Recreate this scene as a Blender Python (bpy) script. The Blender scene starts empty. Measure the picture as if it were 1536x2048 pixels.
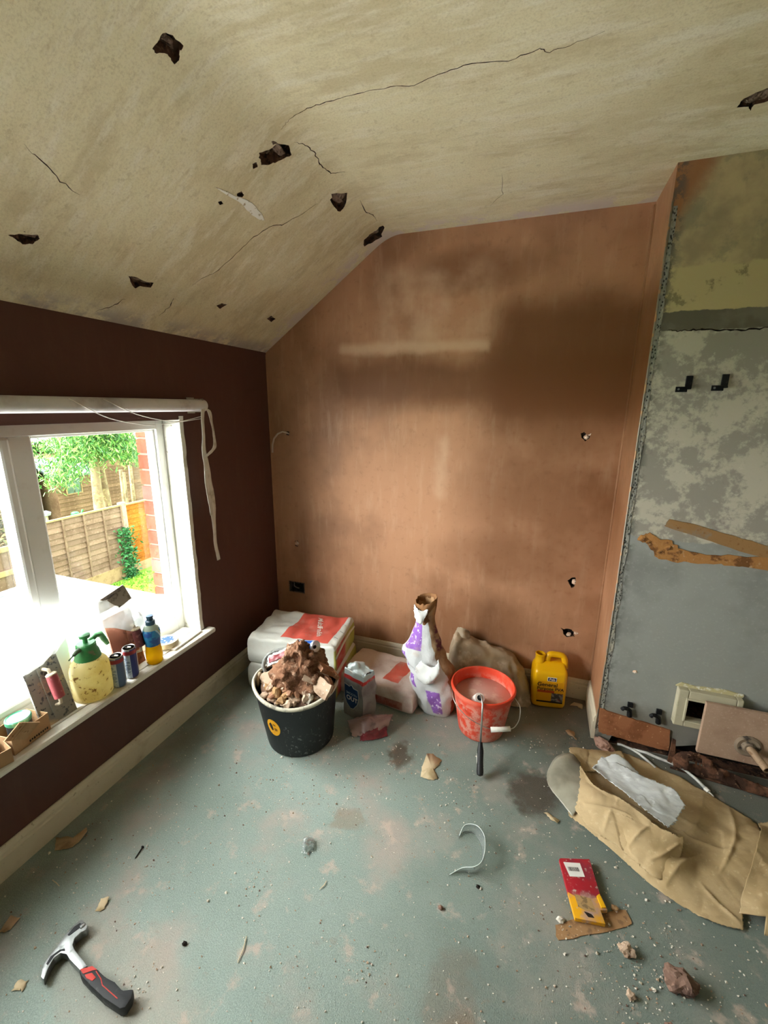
import bpy, bmesh, math, random
import numpy as np
from mathutils import Vector, Matrix, noise
from mathutils.geometry import delaunay_2d_cdt

SC = bpy.context.scene
COL = SC.collection
R = math.radians
rnd = random.Random(7)

# ------------------------------------------------------------------ camera
CAM_F = 865.96                      # focal length in pixels of the 1536x2048 frame
CAM_LOC = Vector((1.5206, -2.2445, 1.5))
YAW, PITCH, ROLL = -0.3401, 0.2397, 0.0085
fw = Vector((math.sin(YAW)*math.cos(PITCH), math.cos(YAW)*math.cos(PITCH), -math.sin(PITCH)))
rt = Vector((math.cos(YAW), -math.sin(YAW), 0))
up = rt.cross(fw)
rr = rt*math.cos(ROLL) + up*math.sin(ROLL)
uu = -rt*math.sin(ROLL) + up*math.cos(ROLL)
cam_d = bpy.data.cameras.new('camera')
cam = bpy.data.objects.new('camera', cam_d)
COL.objects.link(cam)
cam_d.sensor_fit = 'VERTICAL'
cam_d.sensor_height = 24.0
cam_d.lens = CAM_F/2048*24.0
cam_d.clip_start = 0.02
cam.matrix_world = Matrix(((rr.x, uu.x, -fw.x, CAM_LOC.x), (rr.y, uu.y, -fw.y, CAM_LOC.y),
                           (rr.z, uu.z, -fw.z, CAM_LOC.z), (0, 0, 0, 1)))
SC.camera = cam

# ------------------------------------------------------------------ sky, light, exposure
world = bpy.data.worlds.new('overcast_sky')
SC.world = world
world.use_nodes = True
bgn = world.node_tree.nodes['Background']
bgn.inputs[0].default_value = (0.90, 0.96, 1.0, 1)
bgn.inputs[1].default_value = 1.2
sun_d = bpy.data.lights.new('veiled_sun', 'SUN')
sun_d.energy = 7.0; sun_d.angle = R(105); sun_d.color = (1.0, .98, .95)
sun = bpy.data.objects.new('veiled_sun', sun_d); COL.objects.link(sun)
sun.rotation_euler = Vector((.68, .60, -.43)).to_track_quat('-Z', 'Y').to_euler()
pl = bpy.data.lights.new('window_portal', 'AREA')
pl.shape = 'RECTANGLE'; pl.size = 1.85; pl.size_y = 1.10
pl.cycles.is_portal = True
plo = bpy.data.objects.new('window_portal', pl)
COL.objects.link(plo)
plo.location = (-0.30, -1.56, 0.93)
plo.rotation_euler = (R(90), 0, R(-90))   # faces +X, into the room
SC.view_settings.view_transform = 'Standard'
SC.view_settings.look = 'None'
SC.view_settings.gamma = 1.0
SC.view_settings.use_curve_mapping = False
SC.view_settings.exposure = 3.05
SC.cycles.max_bounces = 8
SC.cycles.diffuse_bounces = 6
SC.cycles.transparent_max_bounces = 10
SC.cycles.caustics_reflective = False
SC.cycles.caustics_refractive = False
SC.cycles.sample_clamp_indirect = 6.0

# ------------------------------------------------------------------ material helpers
def hexc(s):
    s = s.lstrip('#')
    v = [int(s[i:i+2], 16)/255 for i in (0, 2, 4)]
    return tuple((x/12.92 if x <= .04045 else ((x+.055)/1.055)**2.4) for x in v)

def col(c):
    return hexc(c) if isinstance(c, str) else c

class NT:
    """small shader-graph writer"""
    def __init__(s, name):
        s.m = bpy.data.materials.new(name); s.m.use_nodes = True
        s.t = s.m.node_tree; s.t.nodes.clear()
        s.out = s.t.nodes.new('ShaderNodeOutputMaterial')
        s.b = s.t.nodes.new('ShaderNodeBsdfPrincipled')
        s.t.links.new(s.b.outputs[0], s.out.inputs[0])
        s.tc = s.t.nodes.new('ShaderNodeTexCoord')
        s._sep = {}
    def L(s, a, b): s.t.links.new(a, b)
    def put(s, sock, v):
        if v is None: return
        if isinstance(v, bpy.types.NodeSocket): s.L(v, sock)
        elif hasattr(sock.default_value, '__len__'):
            v = tuple(v); n = len(sock.default_value)
            sock.default_value = (v + (1,))[:n] if len(v) < n else v[:n]
        else: sock.default_value = v
    def obj(s): return s.tc.outputs['Object']
    def uv(s): return s.tc.outputs['UV']
    def sep(s, vec=None):
        vec = vec or s.obj()
        k = id(vec)
        n = s.t.nodes.new('ShaderNodeSeparateXYZ'); s.L(vec, n.inputs[0])
        return n.outputs[0], n.outputs[1], n.outputs[2]
    def math(s, op, a, b=None, c=None):
        n = s.t.nodes.new('ShaderNodeMath'); n.operation = op
        s.put(n.inputs[0], a); s.put(n.inputs[1], b)
        if c is not None: s.put(n.inputs[2], c)
        return n.outputs[0]
    def scale(s, vec, v):
        n = s.t.nodes.new('ShaderNodeMapping'); s.L(vec, n.inputs[0]); n.inputs['Scale'].default_value = v
        return n.outputs[0]
    def noise(s, sc, det=4, ro=.55, vec=None, dist=0):
        n = s.t.nodes.new('ShaderNodeTexNoise'); s.L(vec or s.obj(), n.inputs['Vector'])
        n.inputs['Scale'].default_value = sc; n.inputs['Detail'].default_value = det
        n.inputs['Roughness'].default_value = ro; n.inputs['Distortion'].default_value = dist
        return n.outputs['Fac']
    def voro(s, sc, vec=None, feat='F1'):
        n = s.t.nodes.new('ShaderNodeTexVoronoi'); n.feature = feat
        s.L(vec or s.obj(), n.inputs['Vector']); n.inputs['Scale'].default_value = sc
        return n.outputs['Distance']
    def ss(s, x, lo, hi, a=0., b=1.):
        n = s.t.nodes.new('ShaderNodeMapRange'); n.interpolation_type = 'SMOOTHSTEP'
        flip = lo > hi
        if flip: lo, hi, a, b = hi, lo, b, a
        s.put(n.inputs[0], x); n.inputs[1].default_value = lo; n.inputs[2].default_value = hi
        n.inputs[3].default_value = a; n.inputs[4].default_value = b
        return n.outputs[0]
    def mul(s, *a):
        r = a[0]
        for q in a[1:]: r = s.math('MULTIPLY', r, q)
        return r
    def add(s, *a):
        r = a[0]
        for q in a[1:]: r = s.math('ADD', r, q)
        return r
    def mix(s, f, a, b):
        n = s.t.nodes.new('ShaderNodeMix'); n.data_type = 'RGBA'; n.clamp_factor = True
        s.put(n.inputs[0], f); s.put(n.inputs[6], a); s.put(n.inputs[7], b)
        return n.outputs[2]
    def band(s, x, lo, hi, e=.002):
        return s.mul(s.ss(x, lo-e, lo+e), s.ss(x, hi+e, hi-e))
    def rect(s, x, y, x0, x1, y0, y1, e=.001):
        return s.mul(s.band(x, x0, x1, e), s.band(y, y0, y1, e))
    def ell(s, x, y, cx, cy, rx, ry, soft=.3):
        a = s.math('DIVIDE', s.math('SUBTRACT', x, cx), rx)
        b = s.math('DIVIDE', s.math('SUBTRACT', y, cy), ry)
        d = s.add(s.mul(a, a), s.mul(b, b))
        return s.ss(d, 1+soft, max(0., 1-soft))
    def bump(s, h, strength=.3, dist=.002, nrm=None):
        n = s.t.nodes.new('ShaderNodeBump'); s.put(n.inputs['Height'], h)
        n.inputs['Strength'].default_value = strength; n.inputs['Distance'].default_value = dist
        if nrm is not None: s.L(nrm, n.inputs['Normal'])
        s.L(n.outputs[0], s.b.inputs['Normal'])
        return n.outputs[0]
    def fin(s, color, rough=.8, metal=0., spec=.3):
        s.put(s.b.inputs['Base Color'], color); s.put(s.b.inputs['Roughness'], rough)
        s.put(s.b.inputs['Metallic'], metal); s.b.inputs['Specular IOR Level'].default_value = spec
        return s.m

def simple(name, base, rough=.8, metal=0., layers=(), bump=None, spec=.3, rand=0.):
    """base colour + layers of (noise scale, colour, lo, hi[, amount]) + optional bump (scale, strength, distance)"""
    n = NT(name); c = col(base)
    for l in layers:
        f = n.ss(n.noise(l[0], 5, .6), l[2], l[3], 0, l[4] if len(l) > 4 else 1.)
        c = n.mix(f, c, col(l[1]))
    if rand:      # piece-to-piece variation
        oi = n.t.nodes.new('ShaderNodeObjectInfo'); hs = n.t.nodes.new('ShaderNodeHueSaturation')
        n.put(hs.inputs['Color'], c); n.L(n.ss(oi.outputs['Random'], 0, 1, 1-rand, 1+rand), hs.inputs['Value']); c = hs.outputs[0]
    if bump: n.bump(n.noise(bump[0], 6, .6), bump[1], bump[2])
    return n.fin(c, rough, metal, spec)

# ------------------------------------------------------------------ object helpers
def link(o, parent=None):
    COL.objects.link(o)
    if parent is not None: o.parent = parent
    return o

def obj(name, verts, faces, mat=None, parent=None, smooth=False, midx=None, uvs=None):
    me = bpy.data.meshes.new(name)
    me.from_pydata([tuple(v) for v in verts], [], [tuple(f) for f in faces])
    mats = mat if isinstance(mat, (list, tuple)) else [mat]
    for m in mats:
        if m: me.materials.append(m)
    if midx: me.polygons.foreach_set('material_index', midx)
    if smooth: me.polygons.foreach_set('use_smooth', [True]*len(me.polygons))
    if uvs is not None:
        ul = me.uv_layers.new(name='UVMap')
        li = np.empty(len(me.loops), int); me.loops.foreach_get('vertex_index', li)
        ul.data.foreach_set('uv', np.asarray(uvs, float)[li].ravel())
    me.update()
    return link(bpy.data.objects.new(name, me), parent)

def thing(name, label, cat, loc=(0, 0, 0), rotz=0, group=None):
    o = bpy.data.objects.new(name, None); COL.objects.link(o)
    o.empty_display_size = .05
    o.location = loc; o.rotation_euler = (0, 0, rotz)
    return tag(o, label, cat, group)

def tag(o, label, cat, group=None, kind=None):
    o['label'] = label; o['category'] = cat
    if group: o['group'] = group
    if kind: o['kind'] = kind
    return o

def struct(o, label=None):
    o['kind'] = 'structure'
    if label: o['label'] = label
    return o

class MB:
    """collects shapes into one mesh"""
    def __init__(s): s.v = []; s.f = []; s.mi = []; s.cur = 0
    def add(s, vs, fs):
        b = len(s.v); s.v += [tuple(v) for v in vs]; s.f += [tuple(i+b for i in f) for f in fs]
        s.mi += [s.cur]*len(fs); return s
    def box(s, x0, x1, y0, y1, z0, z1, M=None, bev=0):
        if bev:
            bm = bmesh.new(); bmesh.ops.create_cube(bm, size=1)
            for v in bm.verts:
                v.co = Vector(((x0+x1)/2+v.co.x*(x1-x0), (y0+y1)/2+v.co.y*(y1-y0), (z0+z1)/2+v.co.z*(z1-z0)))
            bmesh.ops.bevel(bm, geom=bm.edges[:], offset=bev, segments=2, affect='EDGES', profile=.5)
            return s.bm(bm, M)
        vs = [(x0, y0, z0), (x1, y0, z0), (x1, y1, z0), (x0, y1, z0), (x0, y0, z1), (x1, y0, z1), (x1, y1, z1), (x0, y1, z1)]
        if M: vs = [M @ Vector(v) for v in vs]
        return s.add(vs, [(0, 3, 2, 1), (4, 5, 6, 7), (0, 1, 5, 4), (1, 2, 6, 5), (2, 3, 7, 6), (3, 0, 4, 7)])
    def bm(s, bm, M=None):
        bm.verts.index_update()
        vs = [(M @ v.co) if M else v.co.copy() for v in bm.verts]
        s.add(vs, [[v.index for v in f.verts] for f in bm.faces]); bm.free(); return s
    def tube(s, pts, rad, n=8, cap=True, closed=False):
        pts = [Vector(p) for p in pts]; m = len(pts)
        if not hasattr(rad, '__len__'): rad = [rad]*m
        prev = None; rings = []
        for i, p in enumerate(pts):
            d = (pts[(i+1) % m]-pts[i-1]) if closed else (pts[min(i+1, m-1)]-pts[max(i-1, 0)])
            d.normalize()
            if prev is None:
                a = Vector((0, 0, 1)) if abs(d.z) < .9 else Vector((1, 0, 0))
                prev = (a-d*a.dot(d)).normalized()
            else: prev = (prev-d*prev.dot(d)).normalized()
            q = d.cross(prev)
            rings.append([p+(prev*math.cos(2*math.pi*k/n)+q*math.sin(2*math.pi*k/n))*rad[i] for k in range(n)])
        vs = [v for r_ in rings for v in r_]; fs = []
        for i in range(m if closed else m-1):
            j = (i+1) % m
            for k in range(n): fs.append((i*n+k, i*n+(k+1) % n, j*n+(k+1) % n, j*n+k))
        if cap and not closed: fs += [tuple(range(n-1, -1, -1)), tuple((m-1)*n+k for k in range(n))]
        return s.add(vs, fs)
    def lathe(s, prof, n=32, M=None, cap0=True, cap1=True):
        vs = []; fs = []
        for r_, z in prof:
            for k in range(n):
                a = 2*math.pi*k/n; vs.append(Vector((r_*math.cos(a), r_*math.sin(a), z)))
        if M: vs = [M @ v for v in vs]
        for i in range(len(prof)-1):
            for k in range(n): fs.append((i*n+k, i*n+(k+1) % n, (i+1)*n+(k+1) % n, (i+1)*n+k))
        if cap0: fs.append(tuple(range(n-1, -1, -1)))
        if cap1: fs.append(tuple((len(prof)-1)*n+k for k in range(n)))
        return s.add(vs, fs)
    def prism(s, poly, z0, z1, M=None, inset=0):
        n = len(poly)
        cx = sum(p[0] for p in poly)/n; cy = sum(p[1] for p in poly)/n
        vs = [Vector((x, y, z0)) for x, y in poly]
        vs += [Vector((x+(cx-x)*0, y+(cy-y)*0, z1-inset)) for x, y in poly]
        fs = [tuple(range(n-1, -1, -1))]
        fs += [(i, (i+1) % n, n+(i+1) % n, n+i) for i in range(n)]
        fs.append(tuple(range(n, 2*n)))
        if M: vs = [M @ v for v in vs]
        return s.add(vs, fs)
    def build(s, name, mat, parent=None, smooth=False, ang=None):
        o = obj(name, s.v, s.f, mat, parent, smooth, s.mi if isinstance(mat, (list, tuple)) else None)
        if ang:
            o.data.polygons.foreach_set('use_smooth', [True]*len(o.data.polygons))
            o.data.set_sharp_from_angle(angle=R(ang))
        return o

def ccw(poly):
    a = sum(poly[i][0]*poly[(i+1) % len(poly)][1]-poly[(i+1) % len(poly)][0]*poly[i][1] for i in range(len(poly)))
    return list(poly) if a > 0 else list(reversed(poly))

def inpoly(p, poly):
    x, y = p; r_ = False; n = len(poly)
    for i in range(n):
        x1, y1 = poly[i]; x2, y2 = poly[(i+1) % n]
        if (y1 > y) != (y2 > y) and x < (x2-x1)*(y-y1)/(y2-y1)+x1: r_ = not r_
    return r_

def rag(poly, amp=.004, sub=3, seed=1):
    """ragged copy of a polygon"""
    g = random.Random(seed); out = []
    n = len(poly)
    for i in range(n):
        a = poly[i]; b = poly[(i+1) % n]
        for k in range(sub):
            t = k/sub
            out.append((a[0]+(b[0]-a[0])*t+g.uniform(-amp, amp), a[1]+(b[1]-a[1])*t+g.uniform(-amp, amp)))
    return out

def crackpoly(line, w, seed=1, sub=5):
    g = random.Random(seed); pts = []
    for i in range(len(line)-1):
        a, b = line[i], line[i+1]
        for k in range(sub):
            t = k/sub; pts.append((a[0]+(b[0]-a[0])*t+g.uniform(-.003, .003), a[1]+(b[1]-a[1])*t+g.uniform(-.003, .003)))
    pts.append(line[-1]); m = len(pts); A = []; B = []
    for i, p in enumerate(pts):
        q0 = pts[max(i-1, 0)]; q1 = pts[min(i+1, m-1)]
        dx, dy = q1[0]-q0[0], q1[1]-q0[1]; l = math.hypot(dx, dy) or 1
        ww = w*.5*g.uniform(.5, 1.3)*min(1, .25+3*min(i, m-1-i)/m)
        A.append((p[0]-dy/l*ww, p[1]+dx/l*ww)); B.append((p[0]+dy/l*ww, p[1]-dx/l*ww))
    return A+B[::-1]

def plate(name, outer, holes, mapf, mats, parent=None, extra=(), back=None):
    """flat sheet with holes; holes = [(polygon, depth, has_floor)]; mapf(u, v, depth) -> xyz. mats = [face, side, floor]"""
    vs = []; es = []
    def loop(p):
        b = len(vs); vs.extend(Vector((x, y)) for x, y in p)
        es.extend((b+i, b+(i+1) % len(p)) for i in range(len(p)))
    loop(outer)
    for p, d, fl in holes: loop(p)
    for a, b_ in extra:
        i = len(vs); vs.extend((Vector(a), Vector(b_))); es.append((i, i+1))
    V, E, F, *_ = delaunay_2d_cdt(vs, es, [], 0, 1e-6)
    V = [(v.x, v.y) for v in V]
    bb = [(min(q[0] for q in p), max(q[0] for q in p), min(q[1] for q in p), max(q[1] for q in p)) for p, d, fl in holes]
    keep = []; gone = {}
    for f in F:
        c = (sum(V[i][0] for i in f)/3, sum(V[i][1] for i in f)/3)
        if not inpoly(c, outer): continue
        w = -1
        for hi, (p, d, fl) in enumerate(holes):
            b_ = bb[hi]
            if b_[0] <= c[0] <= b_[1] and b_[2] <= c[1] <= b_[3] and inpoly(c, p): w = hi; break
        if w < 0: keep.append(f)
        else: gone.setdefault(w, []).append(f)
    vv = [mapf(x, y, 0) for x, y in V]; ff = list(keep); mi = [0]*len(keep)
    for w, fs in gone.items():
        p, d, fl = holes[w]
        cnt = {}
        for f in fs:
            for a, b_ in ((f[0], f[1]), (f[1], f[2]), (f[2], f[0])):
                cnt.setdefault((min(a, b_), max(a, b_)), []).append((a, b_))
        new = {}
        def deep(i):
            if i not in new:
                new[i] = len(vv); vv.append(mapf(V[i][0], V[i][1], d))
            return new[i]
        for k, l in cnt.items():
            if len(l) == 1:
                a, b_ = l[0]; ff.append((a, b_, deep(b_), deep(a))); mi.append(1)
        if fl:
            for f in fs: ff.append(tuple(deep(i) for i in f)); mi.append(2)
    return obj(name, vv, ff, mats, parent, False, mi)

def cr(P, t):
    """Catmull-Rom through array P at parameter t in [0, 1]"""
    n = len(P)-1; x = min(max(t, 0), 1)*n; i = min(int(x), n-1); u = x-i
    p1, p2 = P[i], P[i+1]
    p0 = P[i-1] if i > 0 else 2*p1-p2
    p3 = P[i+2] if i+2 <= n else 2*p2-p1
    return .5*((2*p1)+(p2-p0)*u+(2*p0-5*p1+4*p2-p3)*u*u+(3*p1-p0-3*p2+p3)*u**3)

def sheet(name, net, nu, nv, mat, parent=None, amp=0., sc=10., seed=0, thick=.0006, ragged=0., smooth=True, mask=None, ridge=False, facet=0., fs=8., folds=()):
    """crumpled sheet through a net of control points (rows x columns)"""
    N = np.array(net, float); g = random.Random(seed); vs = []; uvs = []
    for j in range(nv+1):
        v = j/nv
        row = np.array([cr(N[:, k], v) for k in range(N.shape[1])])
        for i in range(nu+1):
            u = i/nu; p = cr(row, u)
            q = Vector((p[0]*sc+seed*3.1, p[1]*sc, p[2]*sc))
            if ridge:
                d = (abs(noise.noise(q))*1.6-.35)+.5*(abs(noise.noise(q*2.3))-.2)
            else: d = noise.noise(q)+.5*noise.noise(q*2.3)
            if facet:
                ds, ps = noise.voronoi(Vector((p[0]*fs+seed, p[1]*fs, p[2]*fs*.5)))
                cp = ps[0]
                gx = noise.noise(cp*5.17+Vector((1.3, 0, 0)))*2; gy = noise.noise(cp*5.17+Vector((0, 7.7, 0)))*2
                off = Vector((p[0]*fs+seed, p[1]*fs, 0))-Vector((cp.x, cp.y, 0))
                d = d*amp/max(facet, 1e-6)+(off.x*gx+off.y*gy)+.35*min(.5, ds[1]-ds[0])
            for (fu0, fv0, fu1, fv1, fh, fwid) in folds:
                ex, ey = fu1-fu0, fv1-fv0; l2 = ex*ex+ey*ey
                tt = max(0, min(1, ((u-fu0)*ex+(v-fv0)*ey)/l2))
                dd = math.hypot(u-fu0-tt*ex, v-fv0-tt*ey)
                d += fh/(facet or amp or 1)*math.exp(-dd/fwid)*math.sin(math.pi*(.12+.76*tt))
            e = ragged if (i in (0, nu) or j in (0, nv)) else 0
            vs.append(Vector(p)+Vector((e*g.uniform(-1, 1), e*g.uniform(-1, 1), 0)))
            uvs.append((u, v, d))
    # displace along local normals
    out = []
    for j in range(nv+1):
        for i in range(nu+1):
            k = j*(nu+1)+i
            a = vs[j*(nu+1)+min(i+1, nu)]-vs[j*(nu+1)+max(i-1, 0)]
            b = vs[min(j+1, nv)*(nu+1)+i]-vs[max(j-1, 0)*(nu+1)+i]
            nn = a.cross(b)
            nn = nn.normalized() if nn.length > 1e-9 else Vector((0, 0, 1))
            out.append(vs[k]+nn*((facet or amp)*uvs[k][2]))
    fs = []
    for j in range(nv):
        for i in range(nu):
            if mask and not mask((i+.5)/nu, (j+.5)/nv): continue
            a = j*(nu+1)+i; fs.append((a, a+1, a+nu+2, a+nu+1))
    o = obj(name, out, fs, mat, parent, smooth, None, [(q[0], q[1]) for q in uvs])
    if thick:
        md = o.modifiers.new('thickness', 'SOLIDIFY'); md.thickness = thick; md.offset = 0
    return o

def blob(name, r, mat, parent=None, sub=2, amp=.35, sc=1.6, seed=0, loc=(0, 0, 0), smooth=False, squash=(1, 1, 1), flat=True):
    """lumpy stone: displaced icosphere, base trimmed flat"""
    bm = bmesh.new(); bmesh.ops.create_icosphere(bm, subdivisions=sub, radius=1)
    o3 = Vector((seed*7.13, seed*3.7, seed*1.9))
    for v in bm.verts:
        p = v.co.copy()
        k = 1+amp*(noise.noise(p*sc+o3)+.5*noise.noise(p*sc*2.7+o3)+.25*noise.noise(p*sc*6+o3))
        v.co = Vector((p.x*squash[0], p.y*squash[1], p.z*squash[2]))*k*r
    zb = min(v.co.z for v in bm.verts)
    for v in bm.verts:
        if flat and v.co.z < zb*.6: v.co.z = zb*.6
    me = bpy.data.meshes.new(name); bm.to_mesh(me); bm.free()
    if mat: me.materials.append(mat)
    if smooth: me.polygons.foreach_set('use_smooth', [True]*len(me.polygons))
    o = link(bpy.data.objects.new(name, me), parent); o.location = loc
    return o

def text_mesh(body, size, extr=0):
    cu = bpy.data.curves.new('lettering', 'FONT'); cu.body = body; cu.size = size; cu.extrude = extr; cu.offset = .018*size
    cu.align_x = 'CENTER'; cu.align_y = 'CENTER'; cu.resolution_u = 3
    o = bpy.data.objects.new('lettering', cu); COL.objects.link(o)
    dg = bpy.context.evaluated_depsgraph_get(); dg.update()
    me = bpy.data.meshes.new_from_object(o.evaluated_get(dg))
    COL.objects.unlink(o); bpy.data.objects.remove(o)
    return me

def lettering(body, size, mat, parent, M, fn=None, name='lettering', sx=1.):
    """flat letters; M places them, fn optionally wraps each vertex"""
    me = text_mesh(body, size); me.name = name
    for v in me.vertices:
        p = Vector((v.co.x*sx, v.co.y, v.co.z)); p = M @ p if M else p
        v.co = fn(p) if fn else p
    me.materials.clear(); me.materials.append(mat)
    return link(bpy.data.objects.new(name, me), parent)

def copy_tree(o, parent=None):
    c = o.copy(); COL.objects.link(c); c.parent = parent
    for ch in list(o.children): copy_tree(ch, c)
    return c
# ================================================================== surface materials
def plaster_mat(name, base, wet, dry, left=False):
    n = NT(name); x, y, z = n.sep()
    c = col(base)
    big = n.noise(1.6, 4, .55)
    c = n.mix(n.ss(big, .42, .66, 0, .55), c, col(wet))
    vec = n.scale(n.obj(), (7, 7, 1.3))
    st = n.noise(3.0, 6, .65, vec)
    c = n.mix(n.ss(st, .48, .75, 0, .28), c, col(dry))
    c = n.mix(n.ss(n.noise(28, 5, .65), .52, .75, 0, .25), c, col(wet))
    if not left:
        wob = n.mul(n.math('SUBTRACT', n.noise(5, 3), .5), .12)
        zz = n.add(z, wob); xx = n.add(x, wob)
        # still-damp bands and a paler dried patch with a sharp lower edge
        d1 = n.rect(xx, zz, 1.28, 3.0, 1.42, 1.98, .10)
        d2 = n.rect(xx, zz, .42, 1.9, 1.50, 1.74, .08)
        d3 = n.ell(xx, zz, 1.15, 2.12, .28, .10, .8)
        d4 = n.mul(n.ell(xx, zz, 1.72, 1.05, .52, .55, .9), n.ss(n.noise(3.5, 4), .25, .6, .55, 1.))  # damp patch, its tone also carrying window light falling off to the right
        d5 = n.ell(xx, zz, 1.35, .72, .34, .12, .9)
        c = n.mix(n.mul(d1, .82), c, col(wet)); c = n.mix(n.mul(d2, .78), c, col(wet))
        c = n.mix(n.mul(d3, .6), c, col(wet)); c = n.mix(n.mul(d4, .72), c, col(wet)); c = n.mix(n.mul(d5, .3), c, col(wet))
        z2 = n.add(z, n.mul(n.math('SUBTRACT', n.noise(9, 4), .5), .05))
        x2 = n.add(x, n.mul(n.math('SUBTRACT', n.noise(9, 4), .5), .08))
        l1 = n.rect(x2, z2, .46, 1.26, 1.765, 1.815, .02)
        l2 = n.mul(n.rect(x2, z2, .70, 1.25, 1.8, 2.16, .06), n.ss(n.noise(4, 4), .35, .65))
        l3 = n.rect(x2, z2, 1.02, 1.07, 1.02, 1.34, .03)
        c = n.mix(n.mul(l1, .6), c, col(dry)); c = n.mix(n.mul(l2, .55), c, col(dry)); c = n.mix(n.mul(l3, .4), c, col(dry))
    h = n.add(n.mul(n.noise(3, 5, .6, n.scale(n.obj(), (3, 3, 1))), 1.), n.mul(n.noise(60, 4, .6), .12))
    n.bump(h, .35, .006)
    return n.fin(c, n.ss(big, .4, .7, .75, .5), 0, .35)

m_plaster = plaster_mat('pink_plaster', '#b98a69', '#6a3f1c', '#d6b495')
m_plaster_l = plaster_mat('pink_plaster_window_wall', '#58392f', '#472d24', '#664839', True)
m_raw = simple('raw_brown_render', '#5b4030', .95, 0, [(30, '#2c1f18', .45, .6), (70, '#8b6a52', .55, .7)], (40, .8, .01))
m_dark = simple('dark_void', '#1d1713', .95, 0, [(40, '#3c2e25', .5, .7)], (60, .6, .005))
m_pit = simple('pit_bottom', '#6a5443', .95, 0, [(30, '#2c2019', .46, .56), (60, '#8f7764', .58, .68)], (50, .9, .008))
m_stub = simple('mortar_stub', '#857060', .95, 0, [(35, '#4a392d', .5, .6), (80, '#a8937f', .58, .68)], (60, .8, .006))

def ceiling_mat():
    n = NT('old_ceiling_plaster'); x, y, z = n.sep()
    c = col('#e6dcb9')
    m0 = n.t.nodes.new('ShaderNodeMapping'); n.L(n.obj(), m0.inputs[0]); m0.inputs['Rotation'].default_value = (0, 0, R(-25)); m0.inputs['Scale'].default_value = (.7, 1.6, 1); v0 = m0.outputs[0]
    c = n.mix(n.ss(n.noise(1.5, 6, .62), .42, .62, 0, .55), c, col('#cfc09a'))
    c = n.mix(n.ss(n.noise(3.1, 7, .7, v0), .50, .62, 0, .45), c, col('#bfae86'))
    c = n.mix(n.ss(n.noise(4.3, 7, .72, v0), .53, .63, 0, .6), c, col('#ece3c8'))
    v = n.t.nodes.new('ShaderNodeMapping'); n.L(n.obj(), v.inputs[0])
    v.inputs['Rotation'].default_value = (0, 0, R(35)); v.inputs['Scale'].default_value = (1.2, 7, 3)
    st = n.noise(3.2, 7, .7, v.outputs[0])
    c = n.mix(n.ss(st, .48, .68, 0, .6), c, col('#f0ead6'))
    c = n.mix(n.ss(n.noise(5, 6, .7, v.outputs[0]), .55, .75, 0, .5), c, col('#bfae85'))
    c = n.mix(n.ss(n.noise(170, 4, .75), .42, .72, 0, .4), c, col('#b5a57f'))
    c = n.mix(n.ss(n.noise(38, 6, .75), .56, .66, 0, .35), c, col('#b3a27c'))
    # pale filler smears along the wall junctions
    e1 = n.mul(n.ss(x, .085, .01), n.ss(n.noise(7, 5, .7), .38, .55))
    e2 = n.mul(n.ss(y, -.15, -.04), n.ss(n.noise(6, 5, .7), .44, .54))
    c = n.mix(n.mul(e1, .85), c, col('#a89f98')); c = n.mix(n.mul(e2, .85), c, col('#d9cbc4'))
    e3 = n.mul(n.ss(x, .2, .05), n.ss(n.noise(5, 5, .6), .5, .68))
    c = n.mix(n.mul(e3, .3), c, col('#a3936c'))
    h = n.add(n.mul(st, .7), n.mul(n.noise(1.3, 3), 1.4), n.mul(n.noise(50, 5, .7), .15))
    n.bump(h, .3, .008)
    return n.fin(c, .85, 0, .2)
m_ceil = ceiling_mat()

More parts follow.
